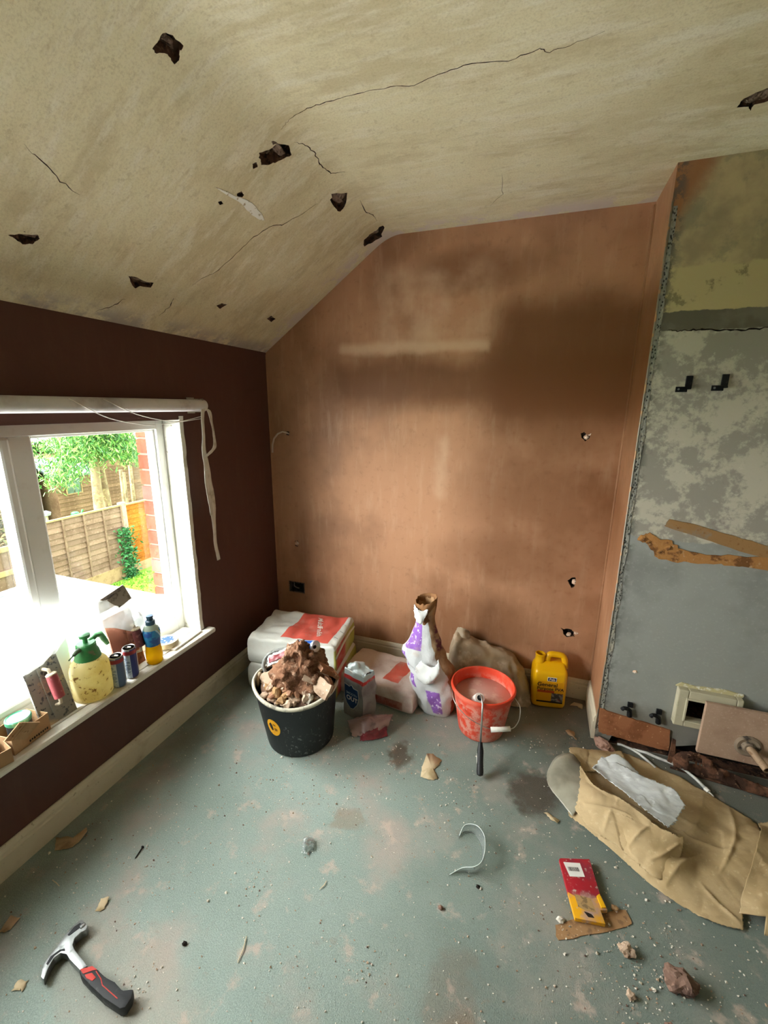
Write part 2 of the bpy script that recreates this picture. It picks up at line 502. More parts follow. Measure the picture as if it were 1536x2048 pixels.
def chimney_mat():
    n = NT('stripped_chimney_render'); x, y, z = n.sep()
    wob = n.mul(n.math('SUBTRACT', n.noise(14, 5, .65), .5), .05)
    zz = n.add(z, wob)
    # smooth grey bottom, mottled middle, dark stripe, old paint on top
    grey = n.mix(n.ss(n.noise(2.5, 5, .6), .4, .65), col('#8e908b'), col('#7c7d78'))
    grey = n.mix(n.ss(n.noise(90, 3), .55, .7, 0, .25), grey, col('#a5a59f'))
    mott = n.mix(n.ss(n.noise(9, 7, .7), .46, .56), col('#928d83'), col('#b5af9f'))
    mott = n.mix(n.ss(n.noise(5, 6, .7), .58, .66, 0, .5), mott, col('#7d7573'))
    mott = n.mix(n.ss(n.noise(22, 5, .7), .6, .68, 0, .6), mott, col('#c3bdac'))
    topc = n.mix(n.ss(n.noise(4, 5, .6), .42, .62), col('#b8a680'), col('#998a6c'))
    topc = n.mix(n.mul(n.ss(n.noise(6, 6, .7), .5, .58), .5), topc, col('#84806a'))
    cream = n.mix(n.ss(n.noise(7, 6, .7), .56, .62), col('#b5a67c'), col('#857c5b'))
    topc = n.mix(n.band(zz, 1.835, 1.985, .006), topc, cream)
    stripe = n.mix(n.ss(n.noise(12, 4), .4, .6), col('#6f6a5d'), col('#625d50'))
    z3 = n.add(z, n.mul(n.math('SUBTRACT', n.noise(20, 5, .7), .5), .022))
    c = n.mix(n.ss(zz, .985, .995), grey, mott)
    c = n.mix(n.ss(z3, 1.772, 1.776), c, stripe)
    c = n.mix(n.ss(z3, 1.838, 1.842), c, topc)
    # pink-brown smear on the top corner and clean edge strip
    xb = n.add(x, n.mul(wob, 1.5)); tb = n.mul(n.ss(n.add(n.mul(xb, 1.9), n.mul(z, -1)), 1.56, 1.42), n.ss(zz, 2.0, 2.1))
    c = n.mix(n.mul(tb, .85), c, col('#9b6742'))
    # dusty dark band low down
    lo = n.mul(n.ss(zz, .26, .16), .5)
    c = n.mix(lo, c, col('#6a6152'))
    # dark scuffs next to the bead
    ed = n.mul(n.ss(x, 1.935, 1.90), n.ss(n.noise(26, 5, .7), .45, .55))
    c = n.mix(n.mul(ed, .75), c, col('#56554f'))
    n.bump(n.add(n.noise(9, 7, .7), n.mul(n.noise(70, 4), .2)), .4, .005)
    return n.fin(c, .85, 0, .2)
m_chim = chimney_mat()

def carpet_mat():
    n = NT('green_grey_carpet'); x, y, z = n.sep()
    c = col('#8d9c95')
    c = n.mix(n.ss(n.noise(2.2, 4, .6), .4, .65, 0, .5), c, col('#788a83'))
    fine = n.noise(260, 3, .7)
    c = n.mix(n.ss(fine, .35, .7, 0, .6), c, col('#abb8b0'))
    c = n.mix(n.ss(n.noise(420, 2, .6), .55, .75, 0, .5), c, col('#5d6d66'))
    # plaster dust trodden in
    d = n.noise(3.3, 6, .62)
    falloff = n.ss(n.add(x, n.mul(n.noise(2.5, 4), .6)), 1.25, 2.1, 0, .75)  # window light falloff painted in: carpet darker, dust thinner to the right
    c = n.mix(falloff, c, col('#6d7770'))
    c = n.mix(n.mul(n.ss(d, .47, .70, 0, .8), n.ss(falloff, .9, .1, .45, 1.)), c, col('#aba097'))
    c = n.mix(n.ss(n.noise(11, 5, .6), .57, .70, 0, .75), c, col('#bdaca0'))
    c = n.mix(n.ss(n.noise(9, 6, .7, n.scale(n.obj(), (1, 1.3, 1))), .60, .72, 0, .4), c, col('#8d7a68'))
    # grime along the walls
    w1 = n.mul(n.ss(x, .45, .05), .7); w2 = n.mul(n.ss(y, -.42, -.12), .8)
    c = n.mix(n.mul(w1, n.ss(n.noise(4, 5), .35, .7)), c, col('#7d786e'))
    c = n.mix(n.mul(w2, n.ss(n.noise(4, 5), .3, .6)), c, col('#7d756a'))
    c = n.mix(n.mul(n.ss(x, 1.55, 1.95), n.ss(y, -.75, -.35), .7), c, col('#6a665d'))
    # wet stains
    for cx, cy, rx, ry, a, hx in ((1.06, -.70, .05, .075, .75, '#5a4534'), (1.62, -.70, .09, .11, .75, '#4a3b2e'), (1.43, -1.45, .07, .13, .3, '#7d6a5a'),
                                  (.97, -1.06, .06, .045, .45, '#8c7a66'), (1.46, -1.60, .05, .14, .5, '#8a6f58'), (.60, -1.70, .25, .10, .35, '#a5988c')):
        wv = n.mul(n.math('SUBTRACT', n.noise(16, 4), .5), .12)
        c = n.mix(n.mul(n.ell(n.add(x, wv), n.add(y, wv), cx, cy, rx, ry, .6), a), c, col(hx))
    n.bump(n.add(n.noise(300, 3, .7), n.mul(n.noise(40, 3), .4)), .8, .004)
    return n.fin(c, .95, 0, .1)
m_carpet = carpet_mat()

m_paint = simple('dirty_white_paint', '#c9c0aa', .55, 0, [(6, '#a89a80', .5, .7, .7), (55, '#7e705c', .62, .72, .6)], (30, .2, .002))
m_upvc = simple('white_upvc', '#e6e6e2', .35, 0, [(20, '#cfccc2', .55, .75, .4)], None, .5)
m_reveal = simple('peeling_white_reveal', '#dcdcd2', .7, 0, [(10, '#b9b8a8', .5, .62, .6), (30, '#8d8468', .64, .72)], (25, .5, .004))
m_gasket = simple('black_gasket', '#15181b', .5)
m_screed = simple('plain_wall_paint', '#e2ddd2', .9, 0, [(2, '#d2cbbd', .45, .65)])

# ================================================================== room shell
EAVES, FLAT, KS = 1.7918, 2.311, .70
ROOM_X, ROOM_Y = 3.9, -3.7
def zc(x):
    a = EAVES+KS*x; b = FLAT; k = .05
    h = max(0, min(1, .5+.5*(b-a)/k)); return b*(1-h)+a*h-k*h*(1-h)

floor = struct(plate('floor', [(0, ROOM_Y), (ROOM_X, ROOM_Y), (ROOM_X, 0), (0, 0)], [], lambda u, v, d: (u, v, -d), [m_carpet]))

pits = [
 ([(.686, -1.33), (.695, -1.311), (.695, -1.279), (.684, -1.28), (.672, -1.27), (.661, -1.273), (.663, -1.288), (.664, -1.304), (.652, -1.318), (.654, -1.33), (.668, -1.328)], .022, .0015),
 ([(.633, -.911), (.643, -.929), (.664, -.908), (.69, -.898), (.708, -.863), (.696, -.824), (.674, -.839), (.652, -.857), (.638, -.87), (.626, -.895)], .03, .002),
 ([(.614, -.923), (.624, -.914), (.615, -.899), (.605, -.909)], .012, .001),
 ([(.70, -.542), (.736, -.494), (.715, -.441), (.675, -.422), (.672, -.475), (.682, -.523)], .022, .004),
 ([(.662, -.138), (.695, -.138), (.72, -.127), (.757, -.146), (.756, -.11), (.718, -.054), (.68, -.067), (.648, -.085)], .03, .005),
 ([(.183, -1.391), (.195, -1.371), (.208, -1.331), (.2, -1.321), (.182, -1.33), (.172, -1.35), (.18, -1.372)], .02, .0015),
 ([(.177, -1.029), (.183, -1.0), (.177, -.965), (.181, -.931), (.163, -.927), (.156, -.968), (.143, -.978), (.155, -1.003)], .02, .0015),
 ([(.171, -.598), (.184, -.582), (.189, -.55), (.162, -.565)], .012, .001),
 ([(.183, -.244), (.203, -.236), (.196, -.186), (.174, -.194)], .015, .001),
 ([(.53, -.895), (.542, -.888), (.538, -.869), (.523, -.869), (.523, -.884)], .015, .001),
 ([(.484, -.934), (.491, -.927), (.488, -.912), (.48, -.92)], .012, .0005),
 ([(1.954, -.573), (1.958, -.609), (1.979, -.626), (2.007, -.642), (2.042, -.599), (2.018, -.572), (1.994, -.569), (1.996, -.543), (1.982, -.566)], .022, .002)]
cracks = [
 ([(.719, -.928), (.75, -.936), (.796, -.944), (.847, -.955), (.898, -.957), (.96, -.963), (1.055, -.958), (1.133, -.943), (1.202, -.957), (1.285, -.968), (1.371, -.947), (1.44, -.962), (1.464, -.944), (1.507, -.951), (1.578, -.967)], .0028),
 ([(.726, -.856), (.744, -.819), (.747, -.765), (.738, -.713), (.737, -.666), (.746, -.634), (.784, -.611)], .0035),
 ([(.664, -.56), (.612, -.58), (.531, -.63), (.507, -.678), (.438, -.709), (.36, -.717), (.289, -.735), (.244, -.769), (.213, -.782)], .0026),
 ([(.754, -.411), (.744, -.306), (.755, -.263), (.752, -.2)], .004),
 ([(.151, -.814), (.116, -.799), (.066, -.809)], .003), ([(.099, -.986), (.062, -1.008), (.026, -1.049)], .003),
 ([(.382, -1.448), (.366, -1.403), (.347, -1.351), (.337, -1.295)], .002),
 ([(1.24, -.17), (1.30, -.26), (1.31, -.42)], .0015)]
choles = [(rag(p, a, 3, i+1), d, True) for i, (p, d, a) in enumerate(pits)]
choles += [(crackpoly(l, w, 20+i), .008, True) for i, (l, w) in enumerate(cracks)]
ext = [((x, ROOM_Y), (x, 0)) for x in (.66, .68, .70, .72, .735, .75, .765, .78, .80)]
ceiling = plate('ceiling', [(0, ROOM_Y), (ROOM_X, ROOM_Y), (ROOM_X, 0), (0, 0)], choles,
                lambda u, v, d: (u, v, zc(u)+d), [m_ceil, m_raw, m_pit], None, ext)
struct(ceiling)
# broken lath and mortar lumps standing in the knocked-out pits
for i, (p, d, a) in enumerate(pits):
    cx = sum(q[0] for q in p)/len(p); cy = sum(q[1] for q in p)/len(p)
    w = max(math.hypot(q[0]-cx, q[1]-cy) for q in p)
    for k in range(3 if w > .03 else 1):
        blob('lath_stub', w*rnd.uniform(.32, .5), m_stub, ceiling, 2, .5, 1.8, i*5+k,
             (cx+rnd.uniform(-.3, .3)*w, cy+rnd.uniform(-.45, .45)*w, zc(cx)+d*.8), False, (.7, 1.3, .45), False)
mb = MB()
pp = [(.513, -.977), (.524, -.899), (.534, -.818), (.526, -.758), (.513, -.721), (.505, -.767), (.511, -.823), (.517, -.877)]
pp = rag(pp, .002, 3, 5)
mb.add([(x, y, zc(x)-.0022) for x, y in pp]+[(x, y, zc(x)) for x, y in pp],
       [tuple(range(len(pp)))]+[(i, i+len(pp), (i+1) % len(pp)+len(pp), (i+1) % len(pp)) for i in range(len(pp))])
mb.build('filler_smear', simple('white_filler', '#f2efe6', .8, 0, [(60, '#b3a283', .55, .65)]), ceiling)

# back wall, gable shaped
bo = [(0, 0), (1.881, 0), (1.881, FLAT+.02), (.86, FLAT+.02)]
bo += [(x, zc(x)+.02) for x in (.82, .78, .76, .74, .72, .70, .66)] + [(0, EAVES+.02)]
bird = [(1.708, .385), (1.725, .38), (1.745, .387), (1.762, .384), (1.77, .374), (1.793, .376), (1.797, .366), (1.775, .357), (1.782, .347), (1.762, .345), (1.742, .338), (1.726, .352), (1.722, .368)]
fang = [(1.716, .650), (1.735, .668), (1.75, .672), (1.757, .65), (1.75, .62), (1.738, .612), (1.724, .634)]
bholes = [(rag(bird, .0015, 2, 3), .03, True), (rag(fang, .0015, 2, 4), .025, True),
          (rag([(.138, .648), (.16, .645), (.168, .665), (.158, .687), (.140, .68)], .002, 2, 6), .018, True),
          (rag([(1.700, 1.385), (1.713, 1.392), (1.73, 1.378), (1.745, 1.385), (1.738, 1.36), (1.72, 1.35), (1.706, 1.365)], .002, 2, 7), .012, True),
          ([(.086, .337), (.194, .341), (.194, .405), (.086, .40)], .035, True),
          (rag([(.112, 1.33), (.13, 1.328), (.132, 1.35), (.116, 1.352)], .0015, 2, 8), .02, True)]
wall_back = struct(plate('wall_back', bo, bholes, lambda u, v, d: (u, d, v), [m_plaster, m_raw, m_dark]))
# torn plaster lips and rubble inside the knocked-out fixing holes
m_gyp = simple('broken_gypsum_edge', '#c9a890', .9, 0, [(80, '#e9dccd', .5, .6)])
for (cx, cz, r_, sd) in ((1.788, .362, .012, 1), (1.752, .351, .011, 2), (1.75, .645, .014, 3), (.15, .665, .016, 4), (1.725, 1.366, .012, 5), (1.738, 1.383, .010, 6)):
    blob('plaster_lip', r_, m_gyp, wall_back, 2, .5, 2., sd, (cx, .009, cz), False, (1, .7, 1), False)
mb = MB()
for a in ((.084, .196, .335, .341), (.084, .196, .400, .406), (.084, .090, .335, .406), (.190, .196, .335, .406)):
    mb.box(a[0], a[1], -.002, .034, a[2], a[3])
sock = mb.build('socket_back_box', simple('galvanised_box', '#6f6660', .6, .6, [(40, '#3f372f', .5, .6)]), wall_back)
mb = MB(); mb.tube([(.105, .03, .39), (.115, .01, .372), (.135, .004, .366), (.15, .012, .36)], .004, 6)
mb.build('cable_tail', simple('grey_cable', '#8a8580', .6), sock)

# window wall
WY0, WY1, WZ0, WZ1 = -2.36, -.69, .375, 1.434
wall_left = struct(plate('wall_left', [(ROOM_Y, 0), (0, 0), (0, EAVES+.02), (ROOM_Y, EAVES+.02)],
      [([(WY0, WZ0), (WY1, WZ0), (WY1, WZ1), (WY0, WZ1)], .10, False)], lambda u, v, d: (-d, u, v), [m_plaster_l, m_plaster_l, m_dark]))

# chimney breast
CX, CY, CX1 = 1.881, -.303, 3.35
crk = crackpoly([(1.925, 1.778), (1.96, 1.774), (2.0, 1.776), (2.05, 1.773), (2.11, 1.771), (2.17, 1.769), (2.24, 1.773), (2.36, 1.77)], .005, 5, 6)
scr = crackpoly([(2.11, .38), (2.12, .55), (2.145, .82)], .0014, 6, 4)
wall_chimney = struct(plate('wall_chimney', [(CX, 0), (CX1, 0), (CX1, FLAT+.02), (CX, FLAT+.02)],
      [(crk, .008, True), ([(2.196, .219), (2.345, .219), (2.345, .312), (2.196, .312)], .11, True),
       (rag([(1.93, .0), (2.33, .0), (2.33, .10), (2.17, .06), (2.0, .06), (1.94, .045)], .004, 3, 9)[3:] if False else [(1.94, .004), (2.55, .004), (2.55, .10), (2.30, .10), (2.17, .05), (2.0, .045), (1.95, .04)], .06, True)],
      lambda u, v, d: (u, CY+d, v), [m_chim, m_raw, m_dark]))
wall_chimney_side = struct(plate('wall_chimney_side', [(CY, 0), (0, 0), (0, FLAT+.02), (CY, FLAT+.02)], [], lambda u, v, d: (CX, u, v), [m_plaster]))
struct(plate('wall_chimney_return', [(CY, 0), (0, 0), (0, FLAT+.02), (CY, FLAT+.02)], [], lambda u, v, d: (CX1, u, v), [m_screed]))
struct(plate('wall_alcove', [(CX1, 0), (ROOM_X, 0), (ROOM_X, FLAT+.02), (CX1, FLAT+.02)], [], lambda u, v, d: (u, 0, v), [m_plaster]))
struct(plate('wall_right', [(ROOM_Y, 0), (0, 0), (0, FLAT+.02), (ROOM_Y, FLAT+.02)], [], lambda u, v, d: (ROOM_X, u, v), [m_screed]))
struct(plate('wall_front', [(0, 0), (ROOM_X, 0), (ROOM_X, FLAT+.02), (.86, FLAT+.02)]+[(x, zc(x)+.02) for x in (.82, .78, .74, .70, .66)]+[(0, EAVES+.02)], [], lambda u, v, d: (u, ROOM_Y, v), [m_screed]))

# brown render bands exposed on the chimney face (chased-out strip, tape-like strip, skirting zone)
m_chase = simple('brown_render_band', '#a0713f', .9, 0, [(25, '#6b4623', .5, .62), (45, '#ad8b65', .6, .7)], (40, .8, .006))
m_strip = simple('brown_render_strip', '#8f6d45', .9, 0, [(14, '#7d756a', .52, .7, .8), (60, '#7e5930', .55, .7)], (40, .5, .003))
m_base = simple('brown_render_base', '#94603f', .9, 0, [(12, '#7b4b2c', .45, .65), (80, '#b78860', .6, .7)], (30, .5, .005))
def wallpatch(name, poly, th, mat, amp, seed):
    p = ccw(rag(poly, amp, 4, seed)); mb = MB()
    n = len(p)
    mb.add([(x, CY-th, z) for x, z in p]+[(x, CY, z) for x, z in p], [tuple(range(n))]+[(i, i+n, (i+1) % n+n, (i+1) % n) for i in range(n)])
    return mb.build(name, mat, wall_chimney)
wallpatch('render_band', [(1.944, 1.0), (1.96, .985), (1.99, .935), (2.02, .91), (2.07, .90), (2.13, .908), (2.224, .912), (2.30, .912), (2.60, .905), (2.60, .965), (2.368, .955), (2.25, .95), (2.154, .948), (2.09, .955), (2.05, .985), (2.00, .995), (1.975, 1.012)], .004, m_chase, .005, 11)
wallpatch('render_strip', [(2.019, 1.045), (2.032, 1.075), (2.12, 1.062), (2.25, 1.03), (2.363, 1.002), (2.60, .94), (2.60, .90), (2.40, .945), (2.279, .972), (2.15, 1.01)], .003, m_strip, .002, 12)
wallpatch('render_base', [(1.886, .172), (1.95, .165), (2.04, .152), (2.12, .142), (2.168, .138), (2.173, .034), (2.10, .036), (2.0, .044), (1.932, .046), (1.892, .05)], .008, m_base, .003, 13)
for k, (cx, cz, r_) in enumerate(((1.952, .985, .016), (1.972, .975, .011), (2.045, .958, .014), (2.082, .948, .012), (2.02, .94, .013), (2.0, .385, .008))):
    blob('render_lump', r_, m_chase if k < 5 else m_gyp, wall_chimney, 2, .4, 1.7, 40+k, (cx, CY-.001, cz), False, (1.2, .5, .9), False)

# plasterer's angle bead on the chimney corner
trim_1 = bpy.data.objects.new('trim_1', None); COL.objects.link(trim_1); struct(trim_1, 'galvanised mesh angle bead running up the chimney corner')
trim_1.location = (CX, CY, 0)
mb = MB(); mb.tube([(0, 0, .06), (.0015, -.001, .7), (0, 0, 1.4), (.001, -.001, 2.2)], .0035, 8)
mb.build('bead_nose', simple('zinc_nose', '#8f8a80', .5, .3, [(20, '#b8936f', .5, .6)]), trim_1, True)
def beadmat():
    n = NT('expanded_metal_wing'); x, y, z = n.sep()
    v = n.voro(1., n.scale(n.obj(), (130, 60, 85)))
    c = n.mix(n.ss(v, .25, .45), col('#33332f'), col('#8b8a82'))
    c = n.mix(n.ss(n.noise(18, 5, .7), .5, .62, 0, .8), c, col('#a39d8c'))
    n.bump(v, .8, .004)
    return n.fin(c, .7, .2)
mb = MB(); gz = np.linspace(.06, 2.18, 60)
L_ = [(.003, -.0015, z) for z in gz]; Rr = [(.020+.007*noise.noise(Vector((z*9, 1, 2))), -.0015, z) for z in gz]
n_ = len(gz)
mb.add(L_+Rr+[(p[0], .0, p[2]) for p in Rr], [(i, i+n_, i+1+n_, i+1) for i in range(n_-1)]+[(i+n_, i+2*n_, i+1+2*n_, i+1+n_) for i in range(n_-1)])
mb.build('mesh_wing', beadmat(), trim_1)
# plaster ridge where the chimney side meets the back wall
mb = MB(); mb.tube([(CX-.001, -.001, .12), (CX-.002, -.002, 1.1), (CX-.001, -.001, 2.30)], .006, 6)
struct(mb.build('trim_2', m_plaster, None, True))
mb = MB(); mb.tube([(.001, -.001, .12), (.002, -.002, .9), (.001, -.001, 1.78)], .005, 6)
struct(mb.build('trim_3', m_plaster, None, True))

# skirting boards with a small moulded top
def skirting(name, a, b, inward, h=.112, t=.016):
    a, b, q = Vector(a), Vector(b), Vector(inward)
    prof = [(0, 0), (t, 0), (t, h*.70), (t*.72, h*.74), (t*.72, h*.80), (t*.85, h*.84), (t*.6, h*.95), (t*.3, h), (0, h)]
    vs = [p+q*d+Vector((0, 0, z)) for p in (a, b) for d, z in prof]; n = len(prof)
    fs = [(i, (i+1) % n, n+(i+1) % n, n+i) for i in range(n)]+[tuple(range(n)), tuple(range(2*n-1, n-1, -1))]
    return struct(obj(name, vs, fs, m_paint))
skirting('baseboard_left', (0, ROOM_Y, 0), (0, 0, 0), (1, 0, 0))
skirting('baseboard_back', (.016, 0, 0), (CX, 0, 0), (0, -1, 0))
skirting('baseboard_chimney', (CX, -.016, 0), (CX, CY+.006, 0), (-1, 0, 0), .125, .014)

# ================================================================== window
window_1 = bpy.data.objects.new('window_1', None); COL.objects.link(window_1)
struct(window_1, 'white plastic framed casement window over a painted sill')
window_1.location = (0, WY1, .40)
OY, OZ = WY1, .40
def wb(x0, x1, y0, y1, z0, z1, bev=.003): return (x0, x1, y0-OY, y1-OY, z0-OZ, z1-OZ, None, bev)
FX0, FX1 = -.170, -.100
muls = [-1.283, -1.80]
mb = MB()
mb.box(*wb(FX0, FX1, WY1-.040, WY1, .40, 1.437))
mb.box(*wb(FX0, FX1, WY0, WY0+.040, .40, 1.437))
mb.box(*wb(FX0, FX1, WY0+.040, WY1-.040, 1.392, 1.437))
mb.box(*wb(FX0, FX1, WY0+.040, WY1-.040, .40, .465))
mb.build('outer_frame', m_upvc, window_1)
for m_ in muls:
    mb = MB(); mb.box(*wb(FX0, FX1-.002, m_-.033, m_+.033, .465, 1.392)); mb.build('mullion', m_upvc, window_1)
edges = [WY1-.040]+[e for m_ in muls for e in (m_+.033, m_-.033)]+[WY0+.040]
m_glass = NT('window_glass')
_t = m_glass.t; _tr = _t.nodes.new('ShaderNodeBsdfTransparent'); _gl = _t.nodes.new('ShaderNodeBsdfGlossy'); _mx = _t.nodes.new('ShaderNodeMixShader'); _fr = _t.nodes.new('ShaderNodeLayerWeight')
_gl.inputs['Roughness'].default_value = .02; _fr.inputs['Blend'].default_value = .5
_fac = m_glass.math('MULTIPLY_ADD', m_glass.math('POWER', _fr.outputs['Facing'], 5.), .5, .02); _t.links.new(_fac, _mx.inputs[0]); _t.links.new(_tr.outputs[0], _mx.inputs[1]); _t.links.new(_gl.outputs[0], _mx.inputs[2]); _t.links.new(_mx.outputs[0], m_glass.out.inputs[0])
_tr.inputs[0].default_value = (.96, .97, .96, 1)
m_glass = m_glass.m
for k in range(3):
    y1, y0 = edges[2*k], edges[2*k+1]
    # rounded glazing beads (wider opening sash on the middle light)
    w = .010 if k != 1 else .034
    mb = MB()
    xb = FX1-.014 if k != 1 else FX1+.004
    for a in ((y1-w, y1, .465, 1.392), (y0, y0+w, .465, 1.392), (y0+w, y1-w, 1.392-w, 1.392), (y0+w, y1-w, .465, .465+w)):
        mb.box(*wb(FX0+.012, xb, *a, .004 if k != 1 else .009))
    mb.build('glazing_bead' if k != 1 else 'sash_frame', m_upvc, window_1)
    mb = MB(); mb.box(*wb(-.154, -.150, y0+w*.6, y1-w*.6, .47+w*.5, 1.387-w*.5, 0)); mb.build('pane', m_glass, window_1)
mb = MB()
mb.box(*wb(-.188, -.168, WY1-.016, WY1+.004, .40, 1.437, 0)); mb.box(*wb(-.20, -.168, WY0, WY1, 1.425, 1.44, 0))
mb.build('gasket', m_gasket, window_1)
# painted reveal lining on the right, with a raised ragged edge bead
mb = MB(); gz = np.linspace(.40, 1.45, 40); vs = []; n_ = len(gz)
for z in gz:
    w_ = .006*noise.noise(Vector((z*14, 3, 1)))+.003*noise.noise(Vector((z*50, 3, 1)))
    vs += [(-.10, -.003, z-OZ), (-.012, -.004-.002*abs(w_)*100, z-OZ), (.003+w_*.3, -.006, z-OZ), (.003, .016+w_, z-OZ), (0, .016+w_, z-OZ)]
mb.add(vs, [(i*5+k, i*5+k+1, i*5+6+k, i*5+5+k) for i in range(n_-1) for k in range(4)])
mb.build('reveal_lining', m_reveal, window_1)
# sill board with horn past the reveal
m_sill = simple('painted_sill', '#d9d6cb', .5, 0, [(7, '#b5ab96', .52, .7, .8), (40, '#8f8470', .64, .74, .6)], (30, .2, .002))
mb = MB(); mb.box(*wb(-.10, .002, WY0-.0, WY1, .375, .4, 0)); mb.box(*wb(.002, .05, WY0-.05, WY1+.05, .375, .4, .009))
mb.build('sill', m_sill, window_1)
# ================================================================== things on the wall and sill
m_black = simple('black_iron', '#17181a', .45, .3, [(60, '#3a3733', .6, .75)])
m_white_pl = simple('white_plastic', '#dedcd4', .4, 0, [(25, '#b9b4a6', .55, .75, .6)], None, .5)
m_cream_pl = simple('cream_plastic', '#b0aa92', .5, 0, [(18, '#918a70', .55, .7, .7)], None, .4)
m_chrome = simple('wire_steel', '#b9b9b6', .3, .9)
m_steel = simple('forged_steel', '#8f9291', .38, .85, [(35, '#5f6262', .5, .7)], (60, .3, .001))

# black L brackets fixed to the chimney face
for k, (lx, lz, lab) in enumerate(((2.0, 1.585, 'small black angle bracket on the stripped chimney face, nearer the corner bead'),
                                   (2.11, 1.589, 'small black angle bracket on the stripped chimney face, farther from the corner bead'))):
    b = thing('wall_bracket', lab, 'bracket', (lx, CY, lz), 0, 'brackets high on the chimney')
    mb = MB(); mb.box(-.027, .010, -.034, -.030, -.026, -.007, None, .001); mb.build('foot_plate', m_black, b)
    mb = MB(); mb.box(.008, .028, -.012, -.002, -.012, .032, None, .001); mb.box(-.002, .022, -.034, -.002, -.016, -.010, None, .001); mb.build('upright_plate', m_black, b)
    mb = MB(); mb.lathe([(.004, 0), (.003, .003)], 8, Matrix.Translation((-.018, -.034, -.016)) @ Matrix.Rotation(R(90), 4, 'X')); mb.build('screw_head', m_steel, b)
for k, (lx, lz, lab) in enumerate(((2.0, .20, 'black pipe clip above the brown render patch, beside the mesh corner bead'),
                                   (2.112, .195, 'black pipe clip above the brown render patch, beside the cream vent frame'))):
    b = thing('pipe_clip', lab, 'clip', (lx, CY, lz), 0, 'clips low on the chimney')
    mb = MB(); mb.box(-.009, .012, -.012, 0, .012, .034, None, .002); mb.build('back_plate', m_black, b)
    mb = MB(); mb.tube([(-.03, -.022, .004), (-.026, -.026, .014), (-.012, -.02, .010), (0, -.014, .0), (.004, -.012, -.03)], [.009, .008, .009, .010, .011], 8); mb.build('clip_body', m_black, b)

# cream vent frame round the opening in the chimney
vent = thing('vent_frame', 'cream plastic vent frame fixed round the square hole in the chimney', 'vent', (2.275, CY, .275))
mb = MB()
for a in ((-.113, -.075, -.085, .085), (.09, .113, -.085, .085), (-.075, .09, .045, .085), (-.075, .09, -.085, -.052)):
    mb.box(a[0], a[1], -.034, 0, a[2], a[3], None, .004)
mb.build('frame', m_cream_pl, vent)
mb = MB()
for a in ((-.083, -.075, -.060, .045), (.09, .098, -.060, .045), (-.083, .098, .045, .053), (-.083, .098, -.060, -.052)):
    mb.box(a[0], a[1], -.040, -.030, a[2], a[3], None, .002)
mb.build('inner_lip', m_cream_pl, vent)
mb = MB(); mb.prism(rag([(-.118, .083), (.118, .083), (.116, .098), (.04, .104), (-.05, .097), (-.1, .1)], .002, 3, 3), 0, .006, Matrix.Translation((0, 0, 0)) @ Matrix.Rotation(R(90), 4, 'X')); mb.build('sealant', simple('old_sealant', '#b7ac83', .8, 0, [(50, '#d9d6c8', .5, .6)]), vent)
blob('plaster_dropping', .016, m_gyp, vent, 2, .5, 2, 5, (.015, -.026, -.055), False, (1.3, .8, .6))

# board with a pipe stub screwed over the fireplace
m_board = simple('dusty_pink_board', '#a88d78', .9, 0, [(5, '#967a66', .45, .65), (120, '#c0a896', .55, .7, .6)], (80, .2, .001))
board = thing('fireplace_board', 'dusty tan board with a protruding pipe stub fixed over the fireplace', 'board', (2.255, -.345, .10))
mb = MB(); mb.box(0, .70, -.018, 0, 0, .238, None, .002); mb.build('panel', m_board, board)
mb = MB(); mb.box(.16, .19, 0, .042, .02, .20); mb.build('batten', m_raw, board)
mb = MB(); mb.box(.55, .59, 0, .042, .02, .20); mb.build('batten', m_raw, board)
pipe_d = Vector((.03, -.10, -.018)).normalized()
Mp = Matrix.Translation((.163, -.018, .082)) @ pipe_d.to_track_quat('Z', 'Y').to_matrix().to_4x4()
m_pipe = simple('dusty_copper_pipe', '#a38a70', .6, .3, [(30, '#7a5c42', .5, .65)])
mb = MB(); mb.lathe([(.014, -.01), (.014, .105), (.0105, .105), (.0105, .03)], 20, Mp, True, True); mb.build('pipe_stub', m_pipe, board, False, 40)
mb = MB(); mb.lathe([(.046, 0), (.046, .004), (.038, .009), (.026, .007), (.016, .016)], 24, Matrix.Translation((.163, -.018, .082)) @ Matrix.Rotation(R(90), 4, 'X')); mb.build('flange', simple('dirty_collar', '#8a7a68', .7, .2, [(25, '#3f3832', .48, .6)]), board, False, 40)

# torn brown strip and shard along the chimney base
m_rust = simple('torn_brown_strip', '#644330', .95, 0, [(14, '#38241a', .42, .58), (60, '#8a6a52', .6, .7)], (50, .8, .006))
strip = thing('torn_strip', 'twisted torn brown strip lying along the foot of the chimney board', 'debris', (2.17, -.365, .0))
top = [(0, 0, .055), (.035, -.005, .095), (.09, -.006, .10), (.13, -.005, .085), (.165, -.006, .060), (.21, -.012, .050), (.27, -.016, .038), (.36, -.02, .030), (.55, -.02, .028)]
bot = [(.01, -.02, .015), (.045, -.03, .030), (.09, -.034, .020), (.135, -.03, .018), (.17, -.034, .022), (.21, -.04, .012), (.27, -.046, .008), (.36, -.05, .006), (.55, -.05, .006)]
mid = [((a[0]+b[0])/2, (a[1]+b[1])/2-.012*math.sin(i*2.1), (a[2]+b[2])/2+.006) for i, (a, b) in enumerate(zip(top, bot))]
sheet('twisted_band', [top, mid, bot], 80, 14, m_rust, strip, .006, 22, 3, .003, .003, True, lambda u, v: not (.16 < u < .30 and .3 < v < .62 and noise.noise(Vector((u*40, v*6, 1))) > -.15), False, .007, 30)
